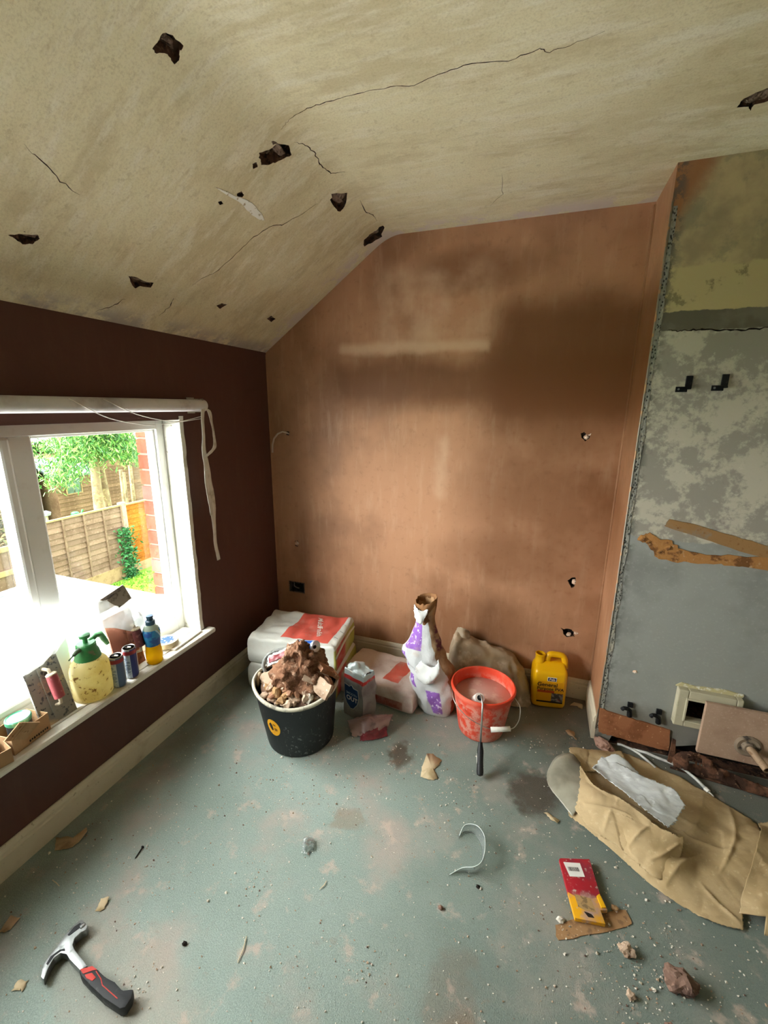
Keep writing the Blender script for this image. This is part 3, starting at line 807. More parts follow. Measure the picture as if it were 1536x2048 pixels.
mb = MB(); mb.prism(rag([(-.012, .03), (.004, .025), (.008, .08), (.004, .14), (-.010, .142)], .001, 2, 4), 0, .007, Matrix.Translation((0, 0, 0)) @ Matrix.Rotation(R(90), 4, 'X')); mb.build('upright_shard', m_rust, strip)
mb = MB(); mb.tube([(.0, -.01, .006), (.1, -.02, .007), (.2, -.03, .006), (.4, -.04, .006), (.55, -.04, .006)], [.004, .007, .006, .006, .006], 8); mb.build('crumbled_edge', m_rust, strip)

# broken lump beside the skirting end
st = tag(blob('plaster_lump', .034, simple('pinkish_lump', '#a58475', .95, 0, [(40, '#6b4b3c', .5, .62)], (60, .6, .004)), None, 3, .4, 1.6, 3, (1.918, -.345, .016), False, (1.35, .8, .6)),
         'pinkish plaster lump at the foot of the chimney corner', 'rubble')
st.rotation_euler = (0, 0, R(-40))

# white cables on the floor by the chimney
m_cable = simple('white_cable', '#c9cac6', .5, 0, [(12, '#9d9a92', .5, .7)])
mb = MB(); mb.tube([(1.975, -.318, .016), (1.99, -.314, .014), (2.03, -.318, .008), (2.06, -.335, .006), (2.087, -.368, .006), (2.11, -.40, .006)], .0055, 8)
tag(mb.build('cable', m_cable, None, True), 'short white cable curving from the brown render to the kraft paper', 'cable', 'loose cables by the chimney')
cb = thing('cable', 'long white cable with frayed end arching beside the kraft paper edge', 'cable', (2.09, -.318, .006), 0, 'loose cables by the chimney')
mb = MB(); mb.tube([(-.05, .0, 0), (0, 0, 0), (.04, -.018, .002), (.085, -.04, .01), (.13, -.068, .014), (.16, -.10, .010), (.183, -.136, .006)], .006, 8); mb.build('sheath', m_cable, cb, True)
mb = MB(); mb.tube([(.183, -.136, .006), (.192, -.15, .004)], .009, 8); mb.tube([(.19, -.147, .004), (.203, -.165, .0)], .004, 6); mb.build('cable_end', m_white_pl, cb)

# wire tail poking out of the back wall
mb = MB(); mb.tube([(.124, .012, 1.337), (.118, -.012, 1.345), (.10, -.022, 1.350), (.07, -.024, 1.338), (.04, -.022, 1.308), (.026, -.02, 1.27), (.022, -.018, 1.225)], .005, 8)
wt = tag(mb.build('wall_wire', simple('dusty_wire', '#cdbba9', .6), None, True), 'bent pale cable tail poking out of the brown back wall near the window corner', 'cable')

# ------------------------------------------------------------------ roller blind head
blind = thing('roller_blind', 'white roller blind tube mounted above the window', 'blind', (.045, -1.0, 1.496))
m_blind = simple('blind_fabric', '#d8d6d6', .6, 0, [(5, '#a8a0a0', .5, .7, .8)], (20, .2, .002))
prof = [(.0, .60), (.021, .60), (.021, .585), (.026, .58), (.026, -.40), (.021, -.402), (.021, -.415), (0, -.415)]
mb = MB(); mb.lathe([(.026, -.415), (.026, .555)], 24, Matrix.Rotation(R(90), 4, 'X')); mb.build('fabric_roll', m_blind, blind, False, 40)
mb = MB(); mb.box(-.045, .014, .398, .402, -.03, .03, None, .001); mb.box(-.045, -.040, .36, .402, -.035, .035); mb.build('end_bracket', simple('dirty_bracket', '#b8b2a0', .6, 0, [(30, '#6f6250', .55, .65)]), blind)
mb = MB(); mb.box(-.045, .03, -.562, -.555, -.055, .03); mb.build('end_block', m_raw, blind)
for k, (a, zz) in enumerate(((-.22, -.03), (-.10, -.02))):
    pts = [(.026, a, .02), (.03, a+.12, zz-.012), (.03, a+.25, zz-.04), (.03, a+.34, zz-.045), (.012, .385, zz-.028)]
    P = [np.array(p) for p in pts]
    mb = MB(); mb.tube([cr(P, t) for t in np.linspace(0, 1, 20)], .0016, 6); mb.build('pull_cord', m_white_pl, blind, True)
# torn strip of lining paper hanging off the blind end
m_lin = simple('torn_white_strip', '#d3d0c6', .85, 0, [(14, '#b3ac9c', .5, .68)], (40, .2, .002))
hang = thing('hanging_strip', 'torn white strip looped over the blind end and hanging down the wall', 'strip', (.05, -.60, 1.48))
def ribbon(name, path, widths, parent, yaw=(0, 1, 0)):
    L = []; Q = []
    for p, w in zip(path, widths):
        L.append((p[0], p[1]-w/2, p[2])); Q.append((p[0]+.002, p[1]+w/2, p[2]))
    return sheet(name, [L, Q], 50, 3, m_lin, parent, .003, 18, len(path), .0008)
ribbon('long_tail', [(.02, -.02, .0), (.02, -.03, -.05), (.012, -.02, -.12), (.006, -.022, -.18), (.004, -.01, -.26), (.002, -.005, -.34), (.0, .01, -.44), (-.01, .02, -.56), (-.012, .022, -.66), (-.012, .034, -.745)],
       [.022, .018, .016, .024, .034, .042, .04, .022, .02, .022], hang)
ribbon('short_tail', [(.008, -.02, -.28), (.007, -.022, -.34), (.006, -.012, -.42), (.004, -.006, -.5)], [.02, .022, .022, .016], hang)
mb = MB()
ribbon('loop', [(.02, -.01, .005), (.02, .02, -.012), (.016, .036, -.07), (.016, .044, -.14), (.018, .038, -.175), (.018, .01, -.195), (.012, -.016, -.215)], [.02, .022, .012, .014, .022, .028, .02], hang)

# ------------------------------------------------------------------ things on the sill
SZ = .4005
m_film = NT('polythene_film')
def film(n, lo=.40, hi=.82, dfac=.74):
    t = n.t; t.nodes.remove(n.b)
    tr = t.nodes.new('ShaderNodeBsdfTransparent'); tl = t.nodes.new('ShaderNodeBsdfTranslucent'); df = t.nodes.new('ShaderNodeBsdfDiffuse'); gl = t.nodes.new('ShaderNodeBsdfGlossy')
    m1 = t.nodes.new('ShaderNodeMixShader'); m2 = t.nodes.new('ShaderNodeMixShader'); m3 = t.nodes.new('ShaderNodeMixShader')
    for q in (tl, df): q.inputs[0].default_value = (.78, .81, .81, 1)
    gl.inputs['Roughness'].default_value = .25
    t.links.new(tl.outputs[0], m1.inputs[1]); t.links.new(df.outputs[0], m1.inputs[2]); m1.inputs[0].default_value = dfac
    f = n.ss(n.noise(9, 4), .35, .7, lo, hi)
    n.L(f, m2.inputs[0]); t.links.new(tr.outputs[0], m2.inputs[1]); t.links.new(m1.outputs[0], m2.inputs[2])
    m3.inputs[0].default_value = .06; t.links.new(m2.outputs[0], m3.inputs[1]); t.links.new(gl.outputs[0], m3.inputs[2])
    t.links.new(m3.outputs[0], n.out.inputs[0]); return n.m
m_film = film(m_film)
m_film2 = film(NT('polythene_film_folded'), .80, .97, .93)
filmo = thing('plastic_sheet', 'crumpled translucent white polythene sheet draped across the window bottom', 'plastic sheet', (-.05, -1.25, SZ))
def fl(rows): return [[(x+.05, y+1.25, z-SZ) for x, y, z in r] for r in rows]
sheet('bunched_fold', fl([[(-.07, -1.95, .80), (-.06, -1.70, .86), (-.055, -1.50, .855), (-.05, -1.40, .835), (-.05, -1.325, .80), (-.05, -1.27, .755)],
                          [(-.03, -1.95, .72), (-.02, -1.70, .76), (-.015, -1.52, .78), (-.015, -1.40, .76), (-.02, -1.32, .735), (-.03, -1.265, .725)],
                          [(-.03, -1.95, .60), (-.02, -1.70, .64), (-.02, -1.54, .66), (-.03, -1.42, .65), (-.03, -1.33, .665), (-.035, -1.27, .695)],
                          [(-.07, -1.95, .50), (-.07, -1.70, .52), (-.055, -1.55, .55), (-.05, -1.44, .595), (-.045, -1.34, .63), (-.04, -1.275, .675)]]), 90, 44, m_film, filmo, .008, 11, 2, 0, 0, True, None, False, .014, 16)
sheet('wrapped_band', fl([[(-.05, -1.27, .755), (-.06, -1.20, .765), (-.065, -1.12, .748), (-.06, -1.04, .715), (-.055, -1.00, .665), (-.06, -.965, .60)],
                          [(-.03, -1.265, .725), (-.03, -1.20, .72), (-.028, -1.12, .70), (-.025, -1.04, .665), (-.03, -.99, .62), (-.05, -.96, .57)],
                          [(-.04, -1.275, .675), (-.035, -1.20, .655), (-.03, -1.12, .625), (-.03, -1.05, .575), (-.035, -.985, .53), (-.06, -.955, .53)]]), 70, 36, m_film2, filmo, .006, 14, 5, 0, 0, True, None, False, .010, 22)
sheet('loose_corner', fl([[(-.085, -1.05, .72), (-.09, -.95, .70), (-.085, -.85, .65), (-.08, -.765, .61)],
                          [(-.075, -1.02, .62), (-.075, -.93, .60), (-.07, -.85, .585), (-.06, -.752, .565)],
                          [(-.08, -1.0, .50), (-.08, -.93, .47), (-.085, -.87, .46), (-.085, -.79, .45)]]), 50, 34, m_film, filmo, .006, 13, 9, 0, 0, True, None, False, .010, 20)
# folded grey paper wrapped in the film
m_gp = simple('grey_card', '#8f877d', .8, 0, [(60, '#6a625a', .5, .65)], (60, .3, .001))
fp = thing('folded_card', 'grey folded card corner sticking up out of the polythene', 'card', (-.06, -1.08, .69))
obj('front_fold', [(0, -.06, .055), (.006, .05, .082), (.004, .058, .01), (0, -.06, .0), (-.004, -.06, .055), (.002, .05, .082), (0, .058, .01), (-.004, -.06, .0)],
    [(0, 1, 2, 3), (7, 6, 5, 4), (0, 4, 5, 1), (1, 5, 6, 2), (2, 6, 7, 3), (3, 7, 4, 0)], m_gp, fp)
obj('back_fold', [(.008, -.03, .045), (.008, .052, .078), (.03, .062, .02), (.03, .0, .005)], [(0, 3, 2, 1)], m_gp, fp)

# pump sprayer
def bottlemat():
    n = NT('murky_sprayer_plastic')
    c = n.mix(n.ss(n.noise(9, 4), .4, .65), col('#d9cf9f'), col('#c9b679'))
    c = n.mix(n.ss(n.noise(38, 6, .7), .57, .63), c, col('#7a5a34'))
    c = n.mix(n.ss(n.noise(14, 4, .6), .62, .68), c, col('#86603f'))
    tl = n.t.nodes.new('ShaderNodeBsdfTranslucent'); mx = n.t.nodes.new('ShaderNodeMixShader'); mx.inputs[0].default_value = .55
    n.L(c, tl.inputs[0]); n.L(n.b.outputs[0], mx.inputs[1]); n.L(tl.outputs[0], mx.inputs[2]); n.L(mx.outputs[0], n.out.inputs[0])
    return n.fin(c, .4, 0, .4)
m_spr = bottlemat()
m_green = simple('green_pump_plastic', '#2f7a3f', .45, 0, [(30, '#7c6a50', .58, .68, .8)], None, .5)
spr = thing('pump_sprayer', 'dirty plaster-splashed pump sprayer with green head on the sill', 'sprayer', (-.032, -1.232, SZ), R(15))
mb = MB(); mb.lathe([(.0, .0), (.058, .0), (.066, .006), (.068, .03), (.068, .09), (.067, .12), (.060, .142), (.048, .157), (.036, .165)], 32); mb.build('tank', m_spr, spr, True)
mb = MB(); mb.lathe([(.044, .158), (.044, .166), (.041, .182), (.041, .184), (.034, .20), (.034, .216), (.03, .221), (0, .221)], 24); hd = mb.build('pump_head', m_green, spr, False, 35)
mb = MB(); mb.lathe([(.008, .22), (.008, .24), (.018, .242), (.020, .255), (0, .257)], 14); mb.build('plunger', m_green, spr, False, 40)
mb = MB(); mb.tube([(0, -.02, .21), (.0, -.05, .208), (0, -.062, .204)], [.009, .008, .006], 10); mb.tube([(0, -.06, .205), (0, -.085, .198)], [.0035, .0025], 8); mb.build('nozzle', simple('dark_nozzle', '#4a5a44', .5), hd, True)
mb = MB(); mb.tube([(.0, .02, .213), (0, .05, .222), (0, .075, .216), (0, .088, .190), (0, .105, .155)], [.010, .011, .012, .012, .008], 10); mb.build('grip', m_green, hd, True)

# energy drink cans
def canmat(name, side, stripe, a0):
    n = NT(name); x, y, z = n.sep()
    ang = n.math('ARCTAN2', y, x)
    c = n.mix(n.band(ang, a0-.55, a0+.65, .02), col(side), col(stripe))
    c = n.mix(n.mul(n.band(ang, a0-1.6, a0-.65, .02), n.ss(n.noise(70, 3, .6, n.scale(n.obj(), (1, 1, 2.2))), .48, .55)), c, col('#7f8c9c'))
    c = n.mix(n.band(z, .108, .124, .001), c, col('#8f2f34'))
    return n.fin(c, .3, .25, .5)
m_alu = simple('aluminium', '#c4c4c2', .3, .9)
for cx, cy, lab, md in ((.014, -1.158, 'silver-grey slim drink can with red rim, standing nearer the sprayer', canmat('can_print_grey', '#aeb4b8', '#4c5d78', -.2)),
                        (.008, -1.094, 'silver and dark blue slim drink can with red rim, standing nearer the yellow drink bottle', canmat('can_print_blue', '#b9c4cf', '#2b2f6e', -.1))):
    cn = thing('drink_can', lab, 'can', (cx, cy, SZ), 0, 'drink cans on the sill')
    mb = MB(); mb.lathe([(.020, 0), (.0235, .003), (.0265, .012), (.0265, .120), (.0235, .129)], 28); mb.build('body', md, cn, False, 50)
    mb = MB(); mb.lathe([(.0235, .129), (.0245, .131), (.0235, .133), (.021, .1315), (.021, .129), (0, .129)], 28); ld = mb.build('lid', m_alu, cn, False, 50)
    mb = MB(); mb.tube([(-.002, .0, .1305), (.011, .003, .1315)], [.005, .004], 8); mb.build('ring_pull', m_alu, ld)
    mb = MB(); mb.prism([(.010*math.cos(t)-.009, .008*math.sin(t)) for t in np.linspace(0, 6.0, 10)], .1292, .1297); mb.build('opening', m_dark, ld)

# sports drink bottle
bt = thing('drink_bottle', 'sports drink bottle with blue label, dark blue cap and yellow drink', 'bottle', (.012, -.982, SZ), 0)
def drink():
    n = NT('yellow_drink'); n.b.inputs['Transmission Weight'].default_value = .35; n.b.inputs['IOR'].default_value = 1.2
    n.b.inputs['Subsurface Weight'].default_value = .5; n.b.inputs['Subsurface Radius'].default_value = (.03, .02, .005)
    return n.fin(col('#f2b705'), .15, 0, .5)
def blabel():
    n = NT('blue_bottle_label'); x, y, z = n.sep()
    d = n.add(n.mul(y, 1.6), z)
    c = n.mix(n.ss(n.noise(24, 4), .5, .56), col('#1f7fb5'), col('#1a4f9a'))
    c = n.mix(n.band(d, .145, .158, .002), c, col('#9fc9d8')); c = n.mix(n.band(d, .163, .170, .002), c, col('#c3c24a'))
    return n.fin(c, .35, 0, .5)
mb = MB(); mb.lathe([(0, 0), (.028, 0), (.033, .006), (.034, .03), (.033, .05), (.030, .085), (.0295, .09)], 28); mb.build('drink', drink(), bt, True)
mb = MB(); mb.lathe([(.0298, .085), (.031, .10), (.034, .125), (.035, .148), (.032, .160)], 28, None, False, False); mb.build('label', blabel(), bt, True)
def clearm(name, tint, al):
    n = NT(name); n.b.inputs['Alpha'].default_value = al; n.b.inputs['Transmission Weight'].default_value = 0
    return n.fin(col(tint), .12, 0, .6)
mb = MB(); mb.lathe([(.0315, .158), (.028, .17), (.019, .180), (.0165, .183)], 28, None, False, True); mb.build('shoulder', clearm('bottle_shoulder', '#bfd5c2', .7), bt, True)
mb = MB(); mb.lathe([(.0185, .180), (.0195, .184), (.0195, .197), (.017, .199), (.013, .201), (.0125, .211), (.0145, .213), (.0145, .221), (0, .223)], 20); mb.build('cap', simple('dark_blue_cap', '#1d4a66', .4, 0, (), None, .5), bt, False, 40)

# roll of masking tape, lying flat, blue printed core
tp = thing('tape_roll', 'cream masking tape roll with blue printed centre lying on the sill', 'tape', (-.035, -.868, SZ+.010), 0)
tp.rotation_euler = (R(0), R(0), 0)
m_tape = simple('cream_tape', '#d6ccab', .7, 0, [(90, '#c0b48f', .5, .7)])
mb = MB(); mb.lathe([(.034, 0), (.048, 0), (.049, .002), (.049, .022), (.048, .024), (.034, .024), (.034, 0)], 36, None, False, False); mb.build('tape_winding', m_tape, tp, False, 50)
def core():
    n = NT('tape_core_print'); x, y, z = n.sep()
    c = n.mix(n.ss(n.voro(75), .25, .33), col('#e6e8ee'), col('#2f55a8'))
    return n.fin(c, .5)
mb = MB(); mb.lathe([(.0, .016), (.0338, .016), (.0338, .0235), (.030, .0235), (.0, .0215)], 32, None, False, False); mb.build('core_disc', core(), tp)
# flat white switch plate under and beside it
sw = thing('switch_plate', 'white plastic switch plate lying flat at the sill end', 'plate', (-.032, -.792, SZ), R(4))
mb = MB(); mb.box(-.058, .058, -.10, .085, 0, .010, None, .004); mb.build('plate', m_white_pl, sw)
mb = MB(); mb.box(-.012, .018, .02, .05, .010, .0125, None, .001); mb.build('rocker', m_white_pl, sw)

# plastering trowels leaning on the window
def trowel(lab, y0, w, h, x0, x1, bmat, hmat, cmat, hz, dy, hl=.085, hr=.017, yoff=0, tiltz=0):
    t = thing('plastering_float', lab, 'float', (x0, y0, SZ), tiltz, 'plastering floats leaning on the window')
    an = math.atan2(x0-x1, h)
    M = Matrix.Rotation(-an, 4, 'Y')
    mb = MB(); p = [(-w/2, 0), (w/2, 0), (w/2, h), (-w/2, h)]
    p = rag(p, .0015, 6, 3)
    mb.prism(p, -.008, .0, M @ Matrix(((0, 0, 1, 0), (1, 0, 0, 0), (0, 1, 0, 0), (0, 0, 0, 1)))); mb.build('blade', bmat, t)
    mb = MB(); mb.box(0, .006, yoff-.017, yoff+.017, .02, h-.02, M, .001); mb.build('back_bar', bmat, t)
    Mh = M @ Matrix.Translation((.042, yoff, hz))
    mb = MB(); mb.lathe([(.012, -hl/2-.002), (hr*.95, -hl/2), (hr, -hl/4), (hr*1.02, hl/4), (hr*.97, hl/2)], 18, Mh); hh = mb.build('handle', hmat, t, False, 50)
    mb = MB(); mb.lathe([(hr*.98, hl/2), (hr, hl/2+.004), (hr*.7, hl/2+.008)], 18, Mh); mb.build('handle_cap', cmat, hh, False, 50)
    mb = MB(); mb.tube([M @ Vector((.003, yoff, hz+hl/2+.025)), M @ Vector((.036, yoff, hz+hl/2+.02)), M @ Vector((.042, yoff, hz+hl/2-.005))], .006, 8); mb.build('shank', cmat, t, True)
    mb = MB(); mb.tube([M @ Vector((.003, yoff, hz-hl/2-.03)), M @ Vector((.036, yoff, hz-hl/2-.022)), M @ Vector((.042, yoff, hz-hl/2+.005))], .006, 8); mb.build('shank', cmat, t, True)
    return t
m_fgrey = simple('speckled_grey_blade', '#8c8a82', .6, .2, [(7, '#b5a183', .5, .58), (60, '#4c4f52', .55, .62), (4, '#c7b28f', .55, .6)], (40, .3, .002))
m_fbrn = simple('brown_wood_blade', '#7d4b38', .6, 0, [(9, '#a8745a', .5, .65), (30, '#5c3325', .55, .65)], (40, .3, .002))
m_hred = simple('red_handle', '#a04a50', .55, 0, [(70, '#c27c7c', .55, .7)])
m_hmar = simple('maroon_handle', '#5d2f33', .55, 0, [(70, '#8a5654', .55, .7)])
m_cap = simple('pale_cap', '#cdbfa6', .6, 0, [(50, '#9d8a70', .5, .65)])
trowel('plastering float with grey speckled blade and red handle, standing against the window', -1.375, .115, .27, -.008, -.085, m_fgrey, m_hred, m_cap, .13, 0)
trowel('plastering float with brown blade and maroon handle behind the drink cans', -1.052, .125, .25, -.035, -.088, m_fbrn, m_hmar, m_cap, .125, 0, .075, .018, .03)

# cardboard boxes at the left end of the sill
m_card = simple('brown_cardboard', '#a88560', .85, 0, [(8, '#bb9b76', .45, .65), (60, '#8a6a48', .6, .7)], (50, .2, .002))
m_ink = simple('black_ink', '#1e1a17', .7)
bx = thing('cardboard_box', 'open brown cardboard box with a raised flap beside the grey float', 'box', (-.03, -1.487, SZ), R(8))
mb = MB()
for a in ((-.045, .045, -.062, -.060, 0, .065), (-.045, .045, .060, .062, 0, .065), (-.045, -.043, -.06, .06, 0, .065), (.043, .045, -.06, .06, 0, .065), (-.045, .045, -.06, .06, 0, .002)): mb.box(*a)
body = mb.build('box_body', m_card, bx)
mb = MB()
for k in range(9): mb.box(.0451, .0455, -.012+k*.0075, -.007+k*.0075, .008+.002*(k % 2), .016)
mb.build('printed_marks', m_ink, body)['kind'] = 'stuff'
Mf = Matrix.Translation((.045, -.06, .064)) @ Matrix.Rotation(R(-38), 4, 'X') @ Matrix.Rotation(R(25), 4, 'Y')
mb = MB(); mb.box(-.001, .002, -.02, .055, -.008, .055, Mf); mb.build('flap', m_card, bx)
mb = MB()
for k in range(3): mb.box(.002, .0035, -.018+k*.012, -.012+k*.012, -.006, .054, Mf)
mb.build('corrugation', m_card, bx)['kind'] = 'stuff'
b2 = thing('cardboard_tray', 'shallow cardboard tray with dark contents at the left end of the sill', 'box', (-.005, -1.60, SZ), R(-12))
mb = MB()
for a in ((-.04, .04, -.062, -.060, 0, .05), (-.04, .04, .050, .052, 0, .05), (-.04, -.038, -.06, .05, 0, .05), (.038, .04, -.06, .05, 0, .05), (-.04, .04, -.06, .05, 0, .002)): mb.box(*a)
mb.build('tray', m_card, b2)
blob('dark_contents', .036, m_dark, b2, 2, .3, 2, 4, (0, -.005, .025), False, (.9, 1.2, .7))
gt = thing('green_tin', 'small green topped tin inside the cardboard box', 'tin', (-.03, -1.487, SZ+.003), 0)
mb = MB(); mb.lathe([(.033, 0), (.034, .003), (.034, .07), (.033, .072)], 24); mb.build('tin_body', simple('dark_tin', '#24282a', .4, .2), gt, False, 40)
mb = MB(); mb.lathe([(.035, .070), (.036, .073), (.036, .084), (.033, .087), (.030, .084), (0, .084)], 24); mb.build('tin_lid', simple('green_lid', '#3f8f6d', .4, 0, [(30, '#7fb59d', .5, .65)], None, .5), gt, False, 40)
# ================================================================== sacks of plaster
def bagfn(w, d, h, p=10., q=.35, amp=.006, seed=0, sc=14, lift=None):
    def e(u, v): return max(0., (1-abs(u)**p)*(1-abs(v)**p))**q
    def top(x, y):
        u = max(-1, min(1, 2*x/w)); v = max(-1, min(1, 2*y/d))
        z = h*(.42+.58*e(u, v))
        q3 = Vector((x*sc+seed, y*sc, seed*2.))
        z += amp*(abs(noise.noise(q3))*1.8-.4+.5*noise.noise(q3*2.4))*e(u, v)**.5
        if lift: z += lift(u, v)
        return z
    return e, top
def bag(name, w, d, h, mat, parent, loc=(0, 0, 0), rotz=0, nu=44, nv=34, **k):
    e, top = bagfn(w, d, h, **k)
    us = [math.sin(math.pi/2*t) for t in np.linspace(-1, 1, nu+1)]; vsn = [math.sin(math.pi/2*t) for t in np.linspace(-1, 1, nv+1)]
    V = []; F = []
    for v in vsn:
        for u in us:
            V.append((u*w/2, v*d/2, top(u*w/2, v*d/2)))
    nb = len(V)
    for v in vsn:
        for u in us: V.append((u*w/2, v*d/2, h*.42*(1-e(u, v))))
    for j in range(nv):
        for i in range(nu):
            a = j*(nu+1)+i; F.append((a, a+1, a+nu+2, a+nu+1)); F.append((nb+a, nb+a+nu+1, nb+a+nu+2, nb+a+1))
    rim = [(i, i+1) for i in range(nu)]+[(nv*(nu+1)+i+1, nv*(nu+1)+i) for i in range(nu)]
    rim += [((j+1)*(nu+1), j*(nu+1)) for j in range(nv)]+[(j*(nu+1)+nu, (j+1)*(nu+1)+nu) for j in range(nv)]
    for a, b in rim: F.append((b, a, nb+a, nb+b))
    o = obj(name, V, F, mat, parent, True); o.location = loc; o.rotation_euler = (0, 0, rotz)
    return o, top

m_txt_w = simple('white_print', '#eadfd6', .7)
m_txt_k = simple('black_print', '#2a221c', .7)
def sackmat(name, paper, panel, rects, dust, endc=None, side=None, dustamt=.6):
    n = NT(name); x, y, z = n.sep()
    c = col(paper)
    for (x0, x1, y0, y1) in rects:
        c = n.mix(n.rect(n.add(x, n.mul(y, -.10)), y, x0, x1, y0, y1, .0015), c, col(panel))
    if endc:   # printed gusset end
        c = n.mix(n.mul(n.ss(x, endc[0]-.003, endc[0]+.003), n.ss(z, endc[1]+.004, endc[1]-.004)), c, col(endc[2]))
        c = n.mix(n.mul(n.ss(x, endc[0]-.003, endc[0]+.003), n.ss(z, endc[1]+.004, endc[1]-.004), n.band(y, -.15, .0, .02)), c, col(endc[3]))
    if side:
        c = n.mix(n.mul(n.ss(y, side[0]+.002, side[0]-.002), n.band(x, side[1], side[2], .002), n.band(z, side[3], side[4], .003)), c, col(side[5]))
    c = n.mix(n.ss(n.noise(7, 6, .65), .48, .68, 0, dustamt), c, col(dust))
    c = n.mix(n.ss(n.noise(60, 4, .6), .62, .72, 0, .4), c, col('#8c7f76'))
    n.bump(n.add(n.noise(16, 5, .6), n.mul(n.noise(70, 3), .2)), .35, .006)
    return n.fin(c, .65, 0, .3)

m_sackA = sackmat('sack_paper_red', '#c9cbc4', '#c8584a', [(-.06, .205, -.13, .17)], '#bfb3a8', (.238, .135, '#a3a34e', '#b03a33'), None, .3)
s_low = thing('plaster_sack', 'lower of two stacked paper plaster sacks in the corner', 'sack', (.375, -.335, 0), R(6), 'stacked plaster sacks')
bag('sack_body', .50, .36, .155, m_sackA, s_low, p=24, q=.16, amp=.006, seed=3)
s_up = thing('plaster_sack', 'upper white sack with big red panel on the corner stack', 'sack', (.372, -.335, .152), R(7), 'stacked plaster sacks')
sb, topA = bag('sack_body', .495, .335, .155, m_sackA, s_up, p=34, q=.13, amp=.012, seed=8, sc=11)
Ml = Matrix.Translation((.095, .015, 0)) @ Matrix.Rotation(R(-72), 4, 'Z')
lettering('MultiFinish', .040, m_txt_w, s_up, Ml, lambda p: Vector((p.x, p.y, topA(p.x, p.y)+.0015)), 'lettering', 1.15)
Ml = Matrix.Translation((.175, .03, 0)) @ Matrix.Rotation(R(-72), 4, 'Z')
mb = MB()
for k in range(5):
    p0 = (.226-.01*(k % 2), .15-.07*k); mb.add([Vector((p0[0]+a, p0[1]+b, topA(p0[0]+a, p0[1]+b)+.001)) for a, b in ((-.012, 0), (.012, -.01), (.014, -.016), (-.01, -.006))], [(0, 1, 2, 3)])
mb.build('printed_marks', simple('grey_print', '#85888a', .7), s_up)['kind'] = 'stuff'
# folded end seam
mb = MB(); mb.tube([(.246, -.165, .09), (.252, -.06, .118), (.252, .06, .118), (.246, .165, .10)], .006, 6); mb.build('end_seam', simple('seam_paper', '#d6d2c6', .7), s_up, True)

m_sackB = sackmat('sack_paper_dusty', '#c3b6ae', '#c05a4a', [(.035, .125, -.085, .10)], '#a98c80', (.243, .09, '#7d8a2c', '#7d8a2c'), (-.148, -.05, .17, .012, .06, '#7c2f25'), .65)
s_b = thing('plaster_sack', 'flat dusty pinkish sack lying between grey foil bag and tall torn bag', 'sack', (.838, -.275, 0), R(-7))
bag('sack_body', .455, .30, .115, m_sackB, s_b, p=18, q=.20, amp=.009, seed=15, sc=10)

# ------------------------------------------------------------------ torn tall paper bag
def tallmat():
    n = NT('torn_bag_paper'); u, v, w = n.sep(n.uv())
    wob = n.mul(n.math('SUBTRACT', n.noise(22, 4), .5), .05)
    u2 = n.add(u, wob)
    v2 = n.add(v, n.mul(wob, .6))
    c = col('#c6c9ca')
    brown = n.mix(n.ss(n.noise(12, 5), .45, .62), col('#a88a6a'), col('#8d6d52'))
    c = n.mix(n.ss(n.add(u2, n.mul(n.math('SUBTRACT', v, .5), .16)), .365, .375), c, brown)
    c = n.mix(n.mul(n.ss(u2, .43, .46), n.band(v2, .0, .26, .04)), c, col('#c46a55'))
    c = n.mix(n.mul(n.band(u2, .40, .55, .02), n.band(v2, .58, .78, .02), n.ss(n.noise(30, 4), .38, .5)), c, col('#6b3a4c'))
    for a in ((.225, .295, .09, .25), (.10, .16, .25, .345), (.06, .11, .40, .52), (.08, .28, .58, .80)):
        pu = n.rect(n.add(u, n.mul(v, .10)), v, a[0]+.03, a[1]+.03, a[2], a[3], .004)
        c = n.mix(pu, c, col('#8f62b8'))
        c = n.mix(n.mul(pu, n.ss(n.noise(60, 3), .58, .63)), c, col('#d7c6e6'))
    c = n.mix(n.ss(v2, .90, .93), c, col('#a8845f'))
    c = n.mix(n.ss(n.noise(9, 5, .65), .55, .72, 0, .4), c, col('#b59c88'))
    n.bump(n.noise(18, 6, .65), .6, .010)
    return n.fin(c, .75, 0, .25)
m_tall = tallmat()
m_kin = simple('kraft_inside', '#8a623f', .85, 0, [(12, '#6b4829', .5, .65)], (30, .4, .004))
tallb = thing('torn_paper_bag', 'tall torn open plaster bag, white and purple with brown twisted neck', 'bag', (1.145, -.345, 0))
rings = [(0, 0, .000, .074, .060), (0, .0, .02, .082, .066), (-.012, .0, .09, .098, .075), (-.028, .005, .16, .112, .078), (-.040, .01, .215, .112, .072), (-.062, .012, .265, .106, .066),
         (-.085, .014, .315, .098, .06), (-.080, .018, .36, .080, .052), (-.078, .02, .42, .060, .046), (-.079, .02, .475, .048, .042), (-.080, .02, .515, .046, .043), (-.081, .022, .555, .049, .046)]
NU = 60; V = []; F = []; U = []; rg = random.Random(4)
P = [np.array(r_) for r_ in rings]; NVV = 44
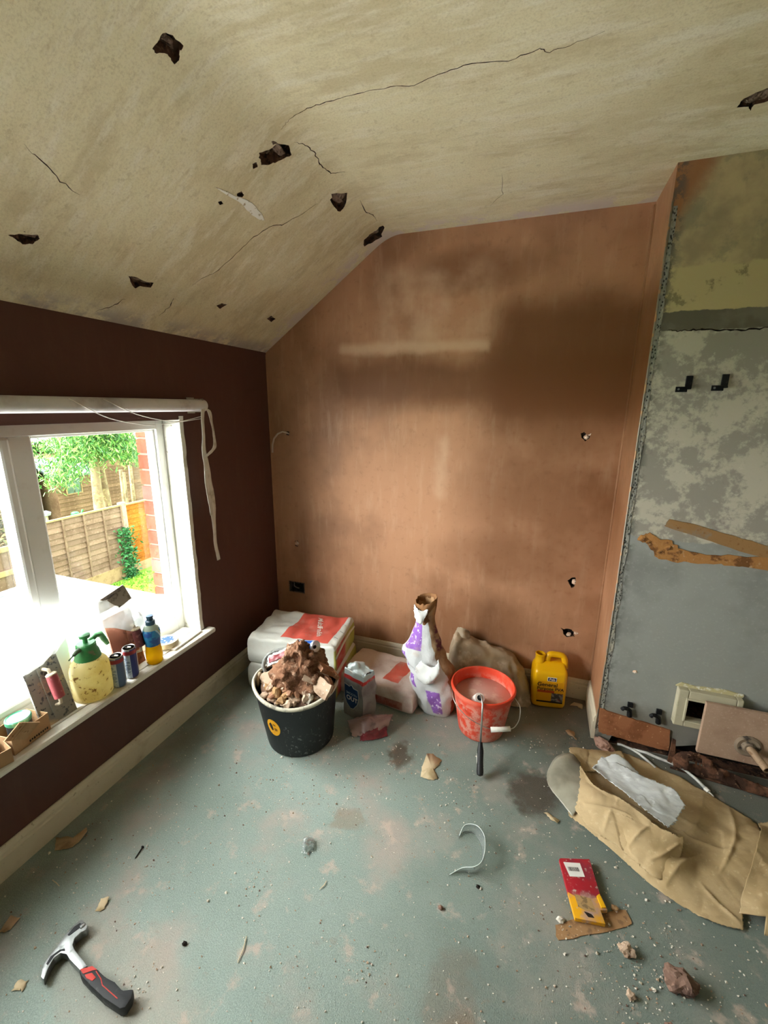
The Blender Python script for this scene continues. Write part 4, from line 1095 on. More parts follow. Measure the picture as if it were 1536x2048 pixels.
for j in range(NVV+1):
    t = j/NVV; cx, cy, zz, rx, ry = cr(P, t)
    for i in range(NU+1):
        a = -math.pi+2*math.pi*i/NU
        ca, sa = math.cos(a), math.sin(a)
        pw = .72 if t < .5 else .72+.28*min(1, (t-.5)*3)
        x = rx*math.copysign(abs(ca)**pw, ca); y = ry*math.copysign(abs(sa)**pw, sa)
        q3 = Vector((x*16+3, y*16, zz*14))
        vd, vp = noise.voronoi(Vector((x*13+3, y*13, zz*11)))
        gq = noise.noise(vp[0]*5.1)*1.6; oz = zz*11-vp[0].z
        dd = 1+.10*(abs(noise.noise(q3))*2-.5)*(1 if j > 2 else .3)+.03*noise.noise(q3*2.7)+(.16*gq*oz+.12*min(.5, vd[1]-vd[0]))*(1 if 2 < j < NVV-6 else .2)
        zt = zz
        if j >= NVV-3: zt += (.018*math.sin(a*1.0+.6)+.012*noise.noise(Vector((math.cos(a)*3, math.sin(a)*3, 7)))+rg.uniform(-.004, .004))*(j-NVV+3)/3
        V.append((cx+x*dd, cy+y*dd, zt)); U.append(((i/NU), t))
for j in range(NVV):
    for i in range(NU):
        a = j*(NU+1)+i; F.append((a, a+1, a+NU+2, a+NU+1))
F.append(tuple(range(NU-1, -1, -1)))
o = obj('bag_skin', V, F, m_tall, tallb, True, None, U)
# brown inner ply standing inside the neck, and torn lips
V = []; F = []; U = []
for j in range(9):
    t = j/8; zz = .40+.185*t
    for i in range(NU+1):
        a = 2*math.pi*i/NU; r_ = (.040+.012*t)*(1+.08*noise.noise(Vector((math.cos(a)*2, math.sin(a)*2, t*3))))
        zt = zz+(.014*math.sin(a+.9)+.010*noise.noise(Vector((math.cos(a)*4, math.sin(a)*4, 3))))*t
        V.append((-.080+r_*math.cos(a), .022+r_*math.sin(a), zt))
for j in range(8):
    for i in range(NU):
        a = j*(NU+1)+i; F.append((a, a+1, a+NU+2, a+NU+1))
iv = obj('inner_ply', V, F, m_kin, tallb, True)
iv.modifiers.new('thickness', 'SOLIDIFY').thickness = .0015
m_wp = simple('white_torn_paper', '#d2d4d2', .8, 0, [(30, '#b9b5ae', .55, .7)])
sheet('torn_lip', [[(-.128, -.01, .56), (-.11, -.034, .55), (-.085, -.036, .545), (-.06, -.03, .555)],
                   [(-.132, -.014, .535), (-.112, -.042, .522), (-.085, -.046, .515), (-.06, -.036, .53)],
                   [(-.125, -.018, .50), (-.11, -.044, .49), (-.09, -.05, .478), (-.075, -.042, .50)]], 18, 10, m_wp, tallb, .004, 40, 3, .0006, .004)
sheet('torn_flap', [[(-.075, -.07, .30), (-.03, -.085, .285), (.0, -.085, .295), (.012, -.075, .33)],
                    [(-.10, -.075, .25), (-.045, -.098, .225), (.0, -.105, .24), (.022, -.09, .27)],
                    [(-.09, -.075, .20), (-.05, -.09, .185), (-.02, -.092, .195), (.0, -.085, .21)]], 24, 16, m_wp, tallb, .006, 24, 6, .0006, .003)

# ------------------------------------------------------------------ beige waste sack against the wall
m_poly = simple('beige_polythene', '#a8977f', .55, 0, [(6, '#8f7f68', .45, .65), (14, '#c0ad97', .55, .7)], (20, .4, .006), .4)
ws = thing('waste_sack', 'crumpled dusty beige polythene sack slumped against the back wall', 'sack', (1.37, -.12, 0))
net = [[(-.22, .085, .0), (-.20, .09, .24), (-.11, .09, .26), (.0, .095, .235), (.10, .095, .205), (.17, .095, .13), (.215, .085, .0)],
       [(-.23, .03, .0), (-.20, .04, .27), (-.13, .035, .265), (0., .04, .24), (.10, .035, .215), (.18, .03, .135), (.225, .025, .0)],
       [(-.23, -.04, .0), (-.19, -.035, .22), (-.12, -.03, .225), (0., -.03, .20), (.10, -.04, .165), (.18, -.03, .095), (.225, -.02, .0)],
       [(-.21, -.10, .0), (-.17, -.09, .12), (-.10, -.085, .14), (.0, -.08, .13), (.10, -.085, .09), (.16, -.07, .04), (.215, -.05, .0)],
       [(-.20, -.125, .0), (-.16, -.12, .02), (-.1, -.115, .02), (0, -.11, .02), (.10, -.105, .015), (.16, -.085, .01), (.21, -.055, .0)]]
sheet('sack_skin', net, 70, 44, m_poly, ws, .018, 13, 4, .001, 0, True, None, True)
sheet('sack_neck', [[(-.205, .06, .20), (-.20, .07, .27), (-.185, .07, .315)], [(-.14, .03, .20), (-.15, .04, .28), (-.15, .05, .325)], [(-.10, .05, .20), (-.115, .06, .27), (-.12, .065, .305)]], 20, 16, m_poly, ws, .010, 22, 7, .001, .003)

# ------------------------------------------------------------------ small foil bag
def foilmat():
    n = NT('grey_foil_bag'); x, y, z = n.sep()
    c = n.mix(n.ss(n.noise(14, 4), .4, .65), col('#9d9894'), col('#82797a'))
    c = n.mix(n.ss(z, .218, .222), c, col('#b6c2c2'))
    c = n.mix(n.band(z, .205, .222, .001), c, col('#c63a38'))
    c = n.mix(n.mul(n.ss(z, .10, .04), .5), c, col('#a79f90'))
    c = n.mix(n.ss(n.noise(40, 5), .6, .7, 0, .4), c, col('#b7a294'))
    n.bump(n.noise(25, 5, .6), .5, .006)
    return n.fin(c, .45, .25, .4)
fb = thing('foil_bag', 'small grey foil bag with blue shield label and red stripe', 'bag', (.788, -.515, 0), R(-19))
m_foil = foilmat()
w2, d2 = .062, .046; V = []; F = []; cors = [(-w2, -d2), (w2, -d2), (w2, d2), (-w2, d2)]
per = []
for k in range(4):
    a, b = cors[k], cors[(k+1) % 4]
    for s in range(10): t = s/10; per.append((a[0]+(b[0]-a[0])*t, a[1]+(b[1]-a[1])*t, k))
NP = len(per); NZ = 26
for j in range(NZ+1):
    t = j/NZ; zz = .250*t
    for i, (x, y, k) in enumerate(per):
        sq = 1+.06*math.sin(math.pi*min(1, t*1.1)); pin = 1 if t < .8 else 1-(t-.8)*1.6
        nx = .0065*noise.noise(Vector((x*30, y*30, zz*16)))*(.3+t*1.3)
        q = .010*noise.noise(Vector((x*22, y*22, 5.)))*(0 if j < NZ-4 else (j-NZ+4)/4)*2.4
        V.append((x*sq+nx, y*sq*pin+nx*.8, zz+q))
for j in range(NZ):
    for i in range(NP):
        a = j*NP+i; b = j*NP+(i+1) % NP; F.append((a, b, b+NP, a+NP))
F.append(tuple(range(NP-1, -1, -1)))
o = obj('bag_skin', V, F, m_foil, fb, True); o.data.set_sharp_from_angle(angle=R(40))
o.modifiers.new('thickness', 'SOLIDIFY').thickness = .001
sheet('crumpled_top', [[(-.06, .04, .235), (-.02, .045, .26), (.02, .042, .245), (.06, .04, .24)], [(-.062, .0, .262), (-.03, .0, .272), (.02, .0, .246), (.06, .0, .25)], [(-.06, -.035, .238), (-.02, -.03, .235), (.02, -.032, .242), (.06, -.03, .245)]], 24, 16, m_foil, fb, .008, 34, 3, .0008, .003)
m_shield = simple('dark_blue_label', '#1c3a66', .5, 0, [(30, '#2c4f80', .55, .7)])
m_shield_e = simple('label_edge', '#c6c4bd', .6)
def shield(s): return [(-.044*s, .055*s), (-.012*s, .050*s), (0, .062*s), (.014*s, .048*s), (.040*s, .048*s), (.046*s, .01*s), (.036*s, -.03*s), (.012*s, -.062*s), (-.006*s, -.066*s), (-.03*s, -.045*s), (-.044*s, -.012*s)]
Ms = Matrix.Translation((-.004, -.0535, .125)) @ Matrix.Rotation(R(90), 4, 'X')
mb = MB(); mb.prism(shield(1.06), 0, .0012, Ms); mb.build('label_border', m_shield_e, fb)
mb = MB(); mb.prism(shield(1.0), .0012, .002, Ms); sh = mb.build('shield_label', m_shield, fb)
lettering('OUT', .034, m_txt_w, sh, Ms @ Matrix.Translation((.004, -.012, .0024)))
lettering('SMOOTH', .017, simple('pale_blue_print', '#a5b3c6', .6), sh, Ms @ Matrix.Translation((.002, .014, .0024)))

# red and clear crumpled packet
m_pack = simple('pinkish_cellophane', '#8f726c', .4, 0, [(14, '#6d5350', .5, .62)], None, .6)
m_packr = simple('dark_red_print', '#7d2730', .4, 0, [(20, '#5c1f27', .5, .65)], None, .5)
pk = thing('crumpled_packet', 'crumpled reddish cellophane packet lying in front of the foil bag', 'packet', (.87, -.62, .0), R(12))
sheet('wrapper', [[(-.10, .03, .02), (-.03, .045, .045), (.05, .06, .05), (.115, .085, .045)], [(-.085, -.01, .03), (-.02, .0, .055), (.05, .01, .045), (.11, .04, .05)], [(-.06, -.045, .004), (0, -.04, .012), (.05, -.03, .01), (.09, .0, .012)]], 36, 22, m_pack, pk, .010, 22, 3, .0008, .004)
sheet('red_side', [[(-.03, -.035, .012), (.03, -.02, .03), (.09, .02, .04)], [(-.02, -.065, .003), (.04, -.055, .006), (.10, -.02, .004)]], 24, 12, m_packr, pk, .006, 30, 5, .0008, .003)

# ------------------------------------------------------------------ rubble bucket
def bbmat():
    n = NT('black_bucket_plastic'); x, y, z = n.sep()
    c = col('#16191b')
    c = n.mix(n.ss(n.noise(4, 4), .4, .7, 0, .6), c, col('#25292a'))
    c = n.mix(n.mul(n.ss(n.noise(55, 6, .7), .56, .66), n.ss(n.noise(5, 3), .5, .62)), c, col('#7d7f7c'))
    c = n.mix(n.mul(n.ss(n.noise(30, 6, .7, n.scale(n.obj(), (3, 3, .6))), .62, .68), .6), c, col('#8f8a80'))
    return n.fin(c, .5, 0, .4)
BB = (.583, -.735)
bb = thing('rubble_bucket', 'black plastic builders bucket overflowing with plaster rubble', 'bucket', (BB[0], BB[1], 0))
def warp(o):
    for v in o.data.vertices:
        x, y, z = v.co; t = z/.27
        v.co.x = x*(1+.04*t)-.018*t; v.co.y = y*(1-.06*t)
        a = math.atan2(y, x); v.co.z = z+(.014*math.cos(2*(a-.3)))*t*t
mb = MB(); mb.lathe([(0, 0), (.142, 0), (.150, .004), (.153, .02), (.160, .08), (.172, .17), (.183, .262), (.186, .27), (.180, .27), (.168, .17), (.150, .05), (0, .05)], 56, None, False, False)
o = mb.build('bucket_body', bbmat(), bb, False, 40); warp(o)
mb = MB(); mb.lathe([(.181, .262), (.190, .264), (.192, .272), (.187, .279), (.179, .278), (.178, .268)], 56, None, False, False); o = mb.build('rim', simple('dusty_rim', '#b9b4a2', .8, 0, [(16, '#807c70', .52, .66), (50, '#3d3f3e', .62, .7)]), bb, True); warp(o)
mb = MB(); P = [np.array(p) for p in [(-.178, .01, .255), (-.205, .02, .30), (-.19, .05, .345), (-.135, .09, .36), (-.09, .14, .355), (-.075, .165, .30)]]
mb.tube([cr(P, t) for t in np.linspace(0, 1, 24)], .009, 10); mb.build('rope_handle', simple('grey_rope', '#8d8f8c', .7, 0, [(60, '#5e605e', .5, .65)]), bb, True)
mb = MB(); mb.tube([(-.188, -.06, .235), (-.197, -.045, .27), (-.193, -.02, .29)], [.012, .014, .008], 10); mb.build('handle_lug', simple('dusty_lug', '#a8977c', .8), bb, True)
bed = sheet('rubble_bed', [[(-.16*math.cos(a_)*k_-.016, .15*math.sin(a_)*k_, .258+.03*(1-k_)) for a_ in np.linspace(0, 2*math.pi, 25)] for k_ in (1., .7, .4, .02)], 96, 20, simple('rubble_fines', '#7d6352', .95, 0, [(25, '#5a4438', .45, .6), (70, '#b09a88', .58, .68)], (60, .9, .008)), bb, .008, 30, 3, 0)
# yellow oval sticker with black mark
m_yel = simple('yellow_sticker', '#e3a41f', .5, 0, [(30, '#c98412', .55, .65)])
def wrapb(u, v, off):   # point on the bucket wall: angle u (rad), height v
    t = v/.27; r_ = .153+(.183-.153)*max(0, (v-.02))/.242+off
    x, y = r_*math.cos(u), r_*math.sin(u)
    return (x*(1+.04*t)-.018*t, y*(1-.06*t), v+(.014*math.cos(2*(u-.3)))*t*t)
A0, V0 = R(-99), .150
def stick(name, pts, off, mat, par):
    c = wrapb(A0, V0, off); vs = [wrapb(A0+a, V0+b, off) for a, b in pts]
    n = len(vs); return obj(name, vs+[wrapb(A0+sum(a for a, b in pts)/n, V0+sum(b for a, b in pts)/n, off)], [(i, (i+1) % n, n) for i in range(n)], mat, par)
ov = [(.20*math.cos(t), .042*math.sin(t)) for t in np.linspace(0, 2*math.pi, 29)[:-1]]
sk = stick('sticker', ov, .0015, m_yel, bb)
stick('sticker_mark', [(-.13, .010), (-.06, .024), (-.02, .012), (.0, -.012), (-.05, -.018), (-.10, -.006)], .0022, m_txt_k, sk)
stick('sticker_mark', [(.0, .022), (.08, .020), (.09, .012), (.01, .013)], .0022, simple('brown_print', '#8a5a10', .6), sk)
stick('sticker_mark', [(.03, .002), (.12, .000), (.12, -.012), (.04, -.014)], .0022, bpy.data.materials['brown_print'], sk)

# rubble: one clay-like heap and many plaster lumps
m_clay = simple('brown_plaster_lump', '#8f6b55', .95, 0, [(8, '#8a5f46', .45, .62), (40, '#c9a184', .56, .68), (3, '#6f4a36', .55, .7)], (45, .7, .006), 0)
m_pale = simple('pale_plaster_chip', '#b39c86', .95, 0, [(12, '#8d7561', .45, .65), (60, '#d3c3b0', .6, .7)], (60, .6, .004))
m_white = simple('white_plaster_chip', '#d3cdc0', .95, 0, [(40, '#b0a593', .55, .7)], (60, .5, .003))
m_buff = simple('buff_chip', '#9a7a55', .95, 0, [(30, '#7d5f40', .5, .65)], (60, .6, .004))
m_heap = simple('heap_plaster', '#8a6650', .98, 0, [(7, '#70503d', .45, .6), (30, '#a88a74', .54, .66), (70, '#5f4434', .58, .68)], (32, 1., .022), 0)
hp = bmesh.new(); bmesh.ops.create_icosphere(hp, subdivisions=5, radius=1)
for v in hp.verts:
    p = v.co.copy(); q3 = p*1.9+Vector((5.2, 1.3, 9.1))
    k = 1+.30*noise.noise(q3)+.20*(abs(noise.noise(q3*1.9))-.25)*1.6+.11*noise.noise(q3*3.9)+.05*(abs(noise.noise(q3*6.5))-.2)+.02*noise.noise(q3*11)
    hx = .120*(1-.42*max(0, p.z)); v.co = Vector((p.x*hx*k, p.y*hx*.95*k, p.z*.130*k))
    for cxx, cyy, czz, rr_, dp in ((.0, -.09, .085, .040, .065), (.0, -.125, .02, .028, .05), (.06, -.11, .05, .035, .035), (.045, -.125, -.01, .042, .05), (-.05, -.12, -.03, .03, .03)):
        d = (v.co-Vector((cxx, cyy, czz))).length
        if d < rr_*1.3: v.co += Vector((0, 1, -.15))*dp*max(0, 1-(d/rr_/1.3)**2)
me = bpy.data.meshes.new('plaster_heap'); hp.to_mesh(me); hp.free(); me.materials.append(m_heap); me.polygons.foreach_set('use_smooth', [True]*len(me.polygons))
ho = link(bpy.data.objects.new('plaster_heap', me)); ho.location = (BB[0]+.002, BB[1]+.012, .335)
tag(ho, 'big brown clay-like plaster heap crowning the rubble bucket', 'rubble')
kinds = [blob('rubble_chunk', .03, m, None, 2, .45, 1.7, 60+i, (0, 0, -5)) for i, m in enumerate([m_clay, m_pale, m_pale, m_white, m_buff])]
labs = ['brown plaster chunk heaped in the black bucket', 'pale plaster chunk heaped in the black bucket', 'pale plaster chunk heaped in the black bucket', 'white plaster chunk heaped in the black bucket', 'buff orange plaster chunk heaped in the black bucket']
gr = random.Random(11); placed = 0; usedk = set()
for i in range(120):
    a = gr.uniform(0, 2*math.pi); rad = .155*math.sqrt(gr.uniform(.12, 1))
    x, y = rad*math.cos(a)*1.02-.016, rad*math.sin(a)*.95
    zt = .258+(.155-rad)*.35+gr.uniform(-.010, .012)
    k = gr.choices(range(5), [5, 5, 3, 2, 1])[0]
    s = gr.uniform(.45, 1.15)*(.8 if -2.4 < a-6.283*(a > 3.14) < -.2 else 1)
    o = kinds[k] if k not in usedk else kinds[k].copy()
    if k in usedk: COL.objects.link(o)
    usedk.add(k)
    o.location = (BB[0]+x, BB[1]+y, zt); o.scale = (s, s*gr.uniform(.6, 1), s*gr.uniform(.5, .9)); o.rotation_euler = (gr.uniform(-.6, .6), gr.uniform(-.6, .6), gr.uniform(0, 6))
    sec = ('right', 'back right', 'back', 'back left', 'left', 'front left', 'front', 'front right')[int(((math.degrees(a)+58-90+22.5) % 360)//45)]
    where = ('%s rim' % sec) if rad > .125 else ('%s side of the heap' % sec)
    tag(o, '%s plaster chunk near the %s in the black bucket' % (labs[k].split(' plaster')[0], where), 'rubble', 'plaster rubble in the black bucket')
for k, o in enumerate(kinds):
    if k not in usedk: bpy.data.objects.remove(o)
# flat plaster slabs sticking out on the right of the heap
for i, (x, y, z, w, rx, ry, rz) in enumerate(((.10, -.02, .335, .06, 30, 25, 20), (.13, .03, .345, .055, 10, 40, 60), (.145, -.05, .315, .045, 50, 10, -20), (.145, -.02, .30, .04, 60, 20, -30), (-.11, -.05, .30, .045, 30, -30, 40))):
    mb = MB(); p = rag([(-w, -.03), (w, -.035), (w*.9, .03), (-w*.8, .036)], .006, 3, i+70); mb.prism(p, -.009, .009)
    o = mb.build('plaster_slab', m_clay if i % 2 else m_pale, None); o.location = (BB[0]+x, BB[1]+y, z); o.rotation_euler = (R(rx), R(ry), R(rz))
    tag(o, ['broad brown slab of plaster leaning out of the bucket', 'pale slab of plaster leaning out of the bucket'][1 if i % 2 == 0 else 0], 'rubble', 'plaster slabs in the bucket: '+('pale' if i % 2 == 0 else 'brown'))
# drink can and wrapper on the heap
def bluecan():
    n = NT('blue_can_print'); x, y, z = n.sep(); ang = n.math('ARCTAN2', y, x)
    c = n.mix(n.ss(n.math('SINE', n.mul(ang, 2)), -.1, .1), col('#2f62b8'), col('#c3cbd2'))
    c = n.mix(n.ss(z, .112, .114), c, col('#c9ccd0')); return n.fin(c, .3, .4, .5)
cn = thing('drink_can', 'empty blue drink can lying on top of the rubble heap', 'can', (BB[0]+.085, BB[1]+.12, .415), 0)
cn.rotation_euler = (R(0), R(-112), R(200))
cn.rotation_mode = 'QUATERNION'; cn.rotation_quaternion = Vector((.92, -.25, .32)).to_track_quat('Z', 'Y')
cn.location = (BB[0]-.045, BB[1]+.075, .405)
mb = MB(); mb.lathe([(.020, 0), (.0235, .003), (.0265, .012), (.0265, .112), (.0245, .121)], 28); mb.build('body', bluecan(), cn, False, 50)
mb = MB(); mb.lathe([(.0245, .121), (.0255, .123), (.0245, .125), (.021, .1225), (0, .121)], 28); ld = mb.build('lid', m_alu, cn, False, 50)
mb = MB(); mb.prism([(.010*math.cos(t)-.008, .008*math.sin(t)) for t in np.linspace(0, 6.0, 10)], .1225, .1235); mb.build('opening', m_dark, ld)
wr = thing('torn_wrapper', 'torn red and white wrapper tucked into the left of the rubble', 'wrapper', (BB[0]-.125, BB[1]+.03, .335), R(20))
sheet('wrapper_sheet', [[(-.05, -.02, -.02), (0, -.02, .01), (.07, 0, .03)], [(-.055, .02, .01), (0, .03, .035), (.07, .05, .06)]], 20, 12, m_wp, wr, .008, 30, 2, .0008, .003)
sheet('red_print', [[(-.045, -.012, -.005), (0, -.012, .018), (.03, -.004, .028)], [(-.045, .008, .012), (0, .012, .032), (.03, .02, .044)]], 14, 8, m_packr, wr, .006, 30, 2, .0008, .002)

# ------------------------------------------------------------------ orange bucket
def obmat():
    n = NT('orange_bucket_plastic'); x, y, z = n.sep()
    c = col('#d8452c')
    spl = n.mul(n.ss(n.noise(26, 7, .75), .44, .56), n.ss(z, .22, .17))
    c = n.mix(n.mul(spl, .75), c, col('#d9a493'))
    c = n.mix(n.mul(n.ss(n.noise(8, 4), .5, .66), .45), c, col('#d98a74'))
    return n.fin(c, .42, 0, .45)
OB = (1.372, -.405)
ob = thing('orange_bucket', 'orange-red bucket splashed with plaster holding milky pink slurry', 'bucket', (OB[0], OB[1], 0))
mb = MB(); mb.lathe([(0, 0), (.098, 0), (.104, .004), (.106, .01), (.138, .215), (.147, .218), (.150, .228), (.148, .236), (.142, .238), (.137, .234), (.135, .215), (.103, .02), (0, .02)], 56, None, False, False); mb.build('bucket_body', obmat(), ob, False, 40)
mb = MB(); mb.lathe([(.1295, .182), (.127, .185), (0, .185)], 48, None, True, False); mb.build('slurry', simple('pink_slurry', '#c9a39a', .25, 0, [(12, '#d9bdb2', .5, .65)], (10, .1, .003), .5), ob, True)
ear = R(-12)
P = [np.array(p) for p in [(.146, -.03, .218), (.170, -.055, .20), (.172, -.09, .165), (.155, -.12, .140), (.135, -.135, .135)]]
mb = MB(); mb.tube([cr(P, t) for t in np.linspace(0, 1, 20)], .002, 6)
P2 = [np.array(p) for p in [(.065, -.155, .128), (.02, -.155, .135), (-.05, -.145, .155), (-.11, -.115, .19), (-.137, -.06, .215)]]
mb.tube([cr(P2, t) for t in np.linspace(0, 1, 20)], .0018, 6); mb.build('wire_handle', m_chrome, ob, True)
mb = MB(); mb.tube([(.138, -.133, .137), (.10, -.145, .132), (.058, -.157, .128)], [.011, .0105, .0115], 12); mb.build('handle_grip', m_white_pl, ob, True)

# paint roller leaning in the bucket
ro = thing('paint_roller', 'paint roller with black handle leaning out of the orange bucket', 'roller', (1.405, -.70, 0))
hb = Vector((.004, -.012, .017)); ht = Vector((-.010, .075, .105))
ax = (ht-hb).normalized()
Mh = Matrix.Translation(hb) @ ax.to_track_quat('Z', 'Y').to_matrix().to_4x4()
hl = (ht-hb).length
mb = MB(); mb.lathe([(.006, 0), (.0125, .003), (.0145, .015), (.0125, .05), (.0135, hl*.75), (.010, hl-.012), (.009, hl)], 16, Mh); hn = mb.build('handle', simple('black_handle_rubber', '#1c1d1f', .5, 0, [(40, '#4b4a48', .6, .7)]), ro, False, 50)
mb = MB(); mb.lathe([(.005, -.001), (.005, .002)], 12, Mh); mb.build('hang_hole', m_dark, hn)
mb = MB(); mb.tube([Mh @ Vector((.0115, -.004, hl*k)) for k in (.35, .5, .65)], .003, 6); mb.build('grip_label', m_white_pl, hn, True)
mb = MB(); mb.tube([ht, Vector((-.018, .145, .24)), Vector((-.028, .172, .262)), Vector((-.034, .19, .250)), Vector((-.036, .20, .225))], .0042, 8); mb.build('wire_frame', m_chrome, ro, True)
Mr = Matrix.Translation((-.036, .195, .232)) @ Vector((-.25, .55, -.62)).normalized().to_track_quat('Z', 'Y').to_matrix().to_4x4()
mb = MB(); mb.lathe([(.012, .0), (.021, .0), (.023, .004), (.023, .10), (.021, .104), (.0, .104)], 20, Mr, False, False); mb.build('sleeve', simple('wet_sleeve', '#d8cdc6', .8, 0, (), (60, .6, .004)), ro, False, 50)
mb = MB(); mb.lathe([(.0, -.001), (.0125, -.001), (.0125, .006)], 16, Mr, False, False); mb.build('end_cap', m_black, ro)

# ------------------------------------------------------------------ yellow jerrycan
m_yj = simple('yellow_plastic', '#e2ac05', .32, 0, [(6, '#d49c02', .5, .7, .6)], None, .5)
jg = thing('jerrycan', 'yellow plastic jerrycan of PVA with printed label by the back wall', 'jerrycan', (1.672, -.088, 0), R(9))
JW, JD = .083, .062
def jsec(z, sx, sy, n=48, pw=.32, ox=0, oy=0):
    out = []
    for i in range(n):
        a = 2*math.pi*i/n; ca, sa = math.cos(a), math.sin(a)
        out.append((ox+sx*math.copysign(abs(ca)**pw, ca), oy+sy*math.copysign(abs(sa)**pw, sa), z))
    return out
secs = [(0, JW-.012, JD-.012), (.006, JW-.004, JD-.004), (.02, JW, JD), (.10, JW, JD), (.19, JW-.001, JD), (.205, JW-.004, JD-.004)]
V = []; F = []
for z, sx, sy in secs: V += jsec(z, sx, sy)
# sloping shoulder rising to the handle ridge
for t in np.linspace(.15, 1, 6):
    for (x, y, _) in jsec(0, JW-.004-.012*t, JD-.004-.034*t):
        V.append((x, y+.012*t, .205+.030*t))
ns = len(V)//48
for j in range(ns-1):
    for i in range(48): F.append((j*48+i, j*48+(i+1) % 48, (j+1)*48+(i+1) % 48, (j+1)*48+i))
F += [tuple(range(47, -1, -1)), tuple((ns-1)*48+i for i in range(48))]
o = obj('body', V, F, m_yj, jg, True); o.data.set_sharp_from_angle(angle=R(45))
mb = MB()
def hnd(path, rx, ry):
    P = [np.array(p) for p in path]; pts = [Vector(cr(P, t)) for t in np.linspace(0, 1, 22)]
    mb.tube(pts, [rx]*22, 12)
hnd([(-.012, .005, .215), (-.012, .008, .255), (.002, .010, .268), (.03, .010, .269), (.058, .008, .266), (.070, .004, .245), (.074, .0, .205)], .0155, .014)
mb.build('handle', m_yj, jg, True)
mb = MB(); mb.lathe([(.030, .205), (.028, .225), (.024, .245), (.0235, .262), (.026, .265), (.026, .271), (.0205, .272), (.0195, .262), (.0195, .235), (0, .235)], 28, Matrix.Translation((-.050, .005, 0)), False, False); mb.build('spout', m_yj, jg, False, 40)
yF = -JD-.0008
Mj = Matrix.Translation((0, yF, 0)) @ Matrix.Rotation(R(90), 4, 'X')
def decal(name, x0, x1, z0, z1, mat, par, off=0.):
    mb = MB(); mb.box(x0, x1, yF-.0006-off, yF+.002, z0, z1); return mb.build(name, mat, par)
lab_ = decal('front_label', -.062, .064, .035, .155, simple('label_orange', '#d99a12', .4, 0, [(10, '#c47a10', .5, .65)]), jg)
decal('label_band', -.062, .02, .092, .105, simple('red_orange_ink', '#b8481c', .5), lab_, .0004)
decal('label_photo', .008, .064, .04, .092, simple('label_photo_ink', '#4a4744', .5, 0, [(60, '#8a8078', .5, .58), (45, '#a32a22', .60, .66)]), lab_, .0004)
decal('label_foot', -.062, .064, .036, .044, m_ink, lab_, .0008)
lettering('General', .029, m_txt_k, lab_, Mj @ Matrix.Translation((-.016, .137, .0012)), None, 'lettering', 1.05)
lettering('Purpose PVA', .0235, m_txt_k, lab_, Mj @ Matrix.Translation((.0, .114, .0012)), None, 'lettering', 1.02)
badge = decal('badge', -.018, .026, .158, .180, simple('white_badge', '#d9d9d6', .5), jg)
decal('badge_field', -.015, .023, .1605, .1775, simple('navy_badge', '#20264a', .5), badge, .0004)
lettering('Feb', .018, m_txt_w, badge, Mj @ Matrix.Translation((.004, .169, .0016)), None, 'lettering', 1.1)
# ================================================================== things lying on the carpet
# ------------------------------------------------------------------ hammer
hm = thing('claw_hammer', 'claw hammer with steel head and black and red rubber grip', 'hammer', (.50, -1.72, 0))
def loc(pts, ox=.50, oy=-1.72): return [(x-ox, y-oy) for x, y in pts]
head = loc([(.378, -1.642), (.409, -1.648), (.415, -1.657), (.407, -1.666), (.403, -1.682), (.413, -1.695), (.429, -1.701), (.470, -1.709), (.498, -1.715), (.487, -1.728), (.462, -1.7245), (.438, -1.721), (.418, -1.716), (.4, -1.72), (.395, -1.734), (.404, -1.755), (.418, -1.775), (.404, -1.773), (.386, -1.758), (.377, -1.735), (.375, -1.712), (.37, -1.686), (.369, -1.667), (.373, -1.648)])
grip = loc([(.486, -1.730), (.514, -1.711), (.535, -1.712), (.565, -1.716), (.598, -1.715), (.632, -1.721), (.656, -1.709), (.666, -1.724), (.668, -1.744), (.656, -1.750), (.6, -1.749), (.546, -1.743), (.505, -1.737)])
def slab(poly, z0, z1, bev, name, mat, parent, zfn=None):
    bm = bmesh.new(); vs = [bm.verts.new((x, y, z0)) for x, y in ccw(poly)]; f = bm.faces.new(vs)
    r_ = bmesh.ops.extrude_face_region(bm, geom=[f])
    for v in r_['geom']:
        if isinstance(v, bmesh.types.BMVert): v.co.z = z1
    bmesh.ops.recalc_face_normals(bm, faces=bm.faces[:])
    if bev: bmesh.ops.bevel(bm, geom=bm.edges[:], offset=bev, segments=2, affect='EDGES', profile=.6, clamp_overlap=True)
    if zfn:
        for v in bm.verts: v.co.z += zfn(v.co)
    me = bpy.data.meshes.new(name); bm.to_mesh(me); bm.free(); me.materials.append(mat)
    o = link(bpy.data.objects.new(name, me), parent)
    me.polygons.foreach_set('use_smooth', [True]*len(me.polygons)); me.set_sharp_from_angle(angle=R(45))
    return o
hz = lambda c: -.010*max(0, min(1, (-.075-c.x)/.04)) if c.y < -.02 else 0
hd = slab(head, .006, .030, .0025, 'head', m_steel, hm)
slab(loc([(.376, -1.664), (.382, -1.652), (.394, -1.650), (.392, -1.662), (.383, -1.684), (.378, -1.684)]), .0295, .0312, 0, 'recess_line', m_black, hd)
slab(loc([(.384, -1.735), (.392, -1.716), (.402, -1.709), (.408, -1.712), (.398, -1.716), (.391, -1.73), (.396, -1.75), (.390, -1.750)]), .0295, .0312, 0, 'recess_line', m_black, hd)
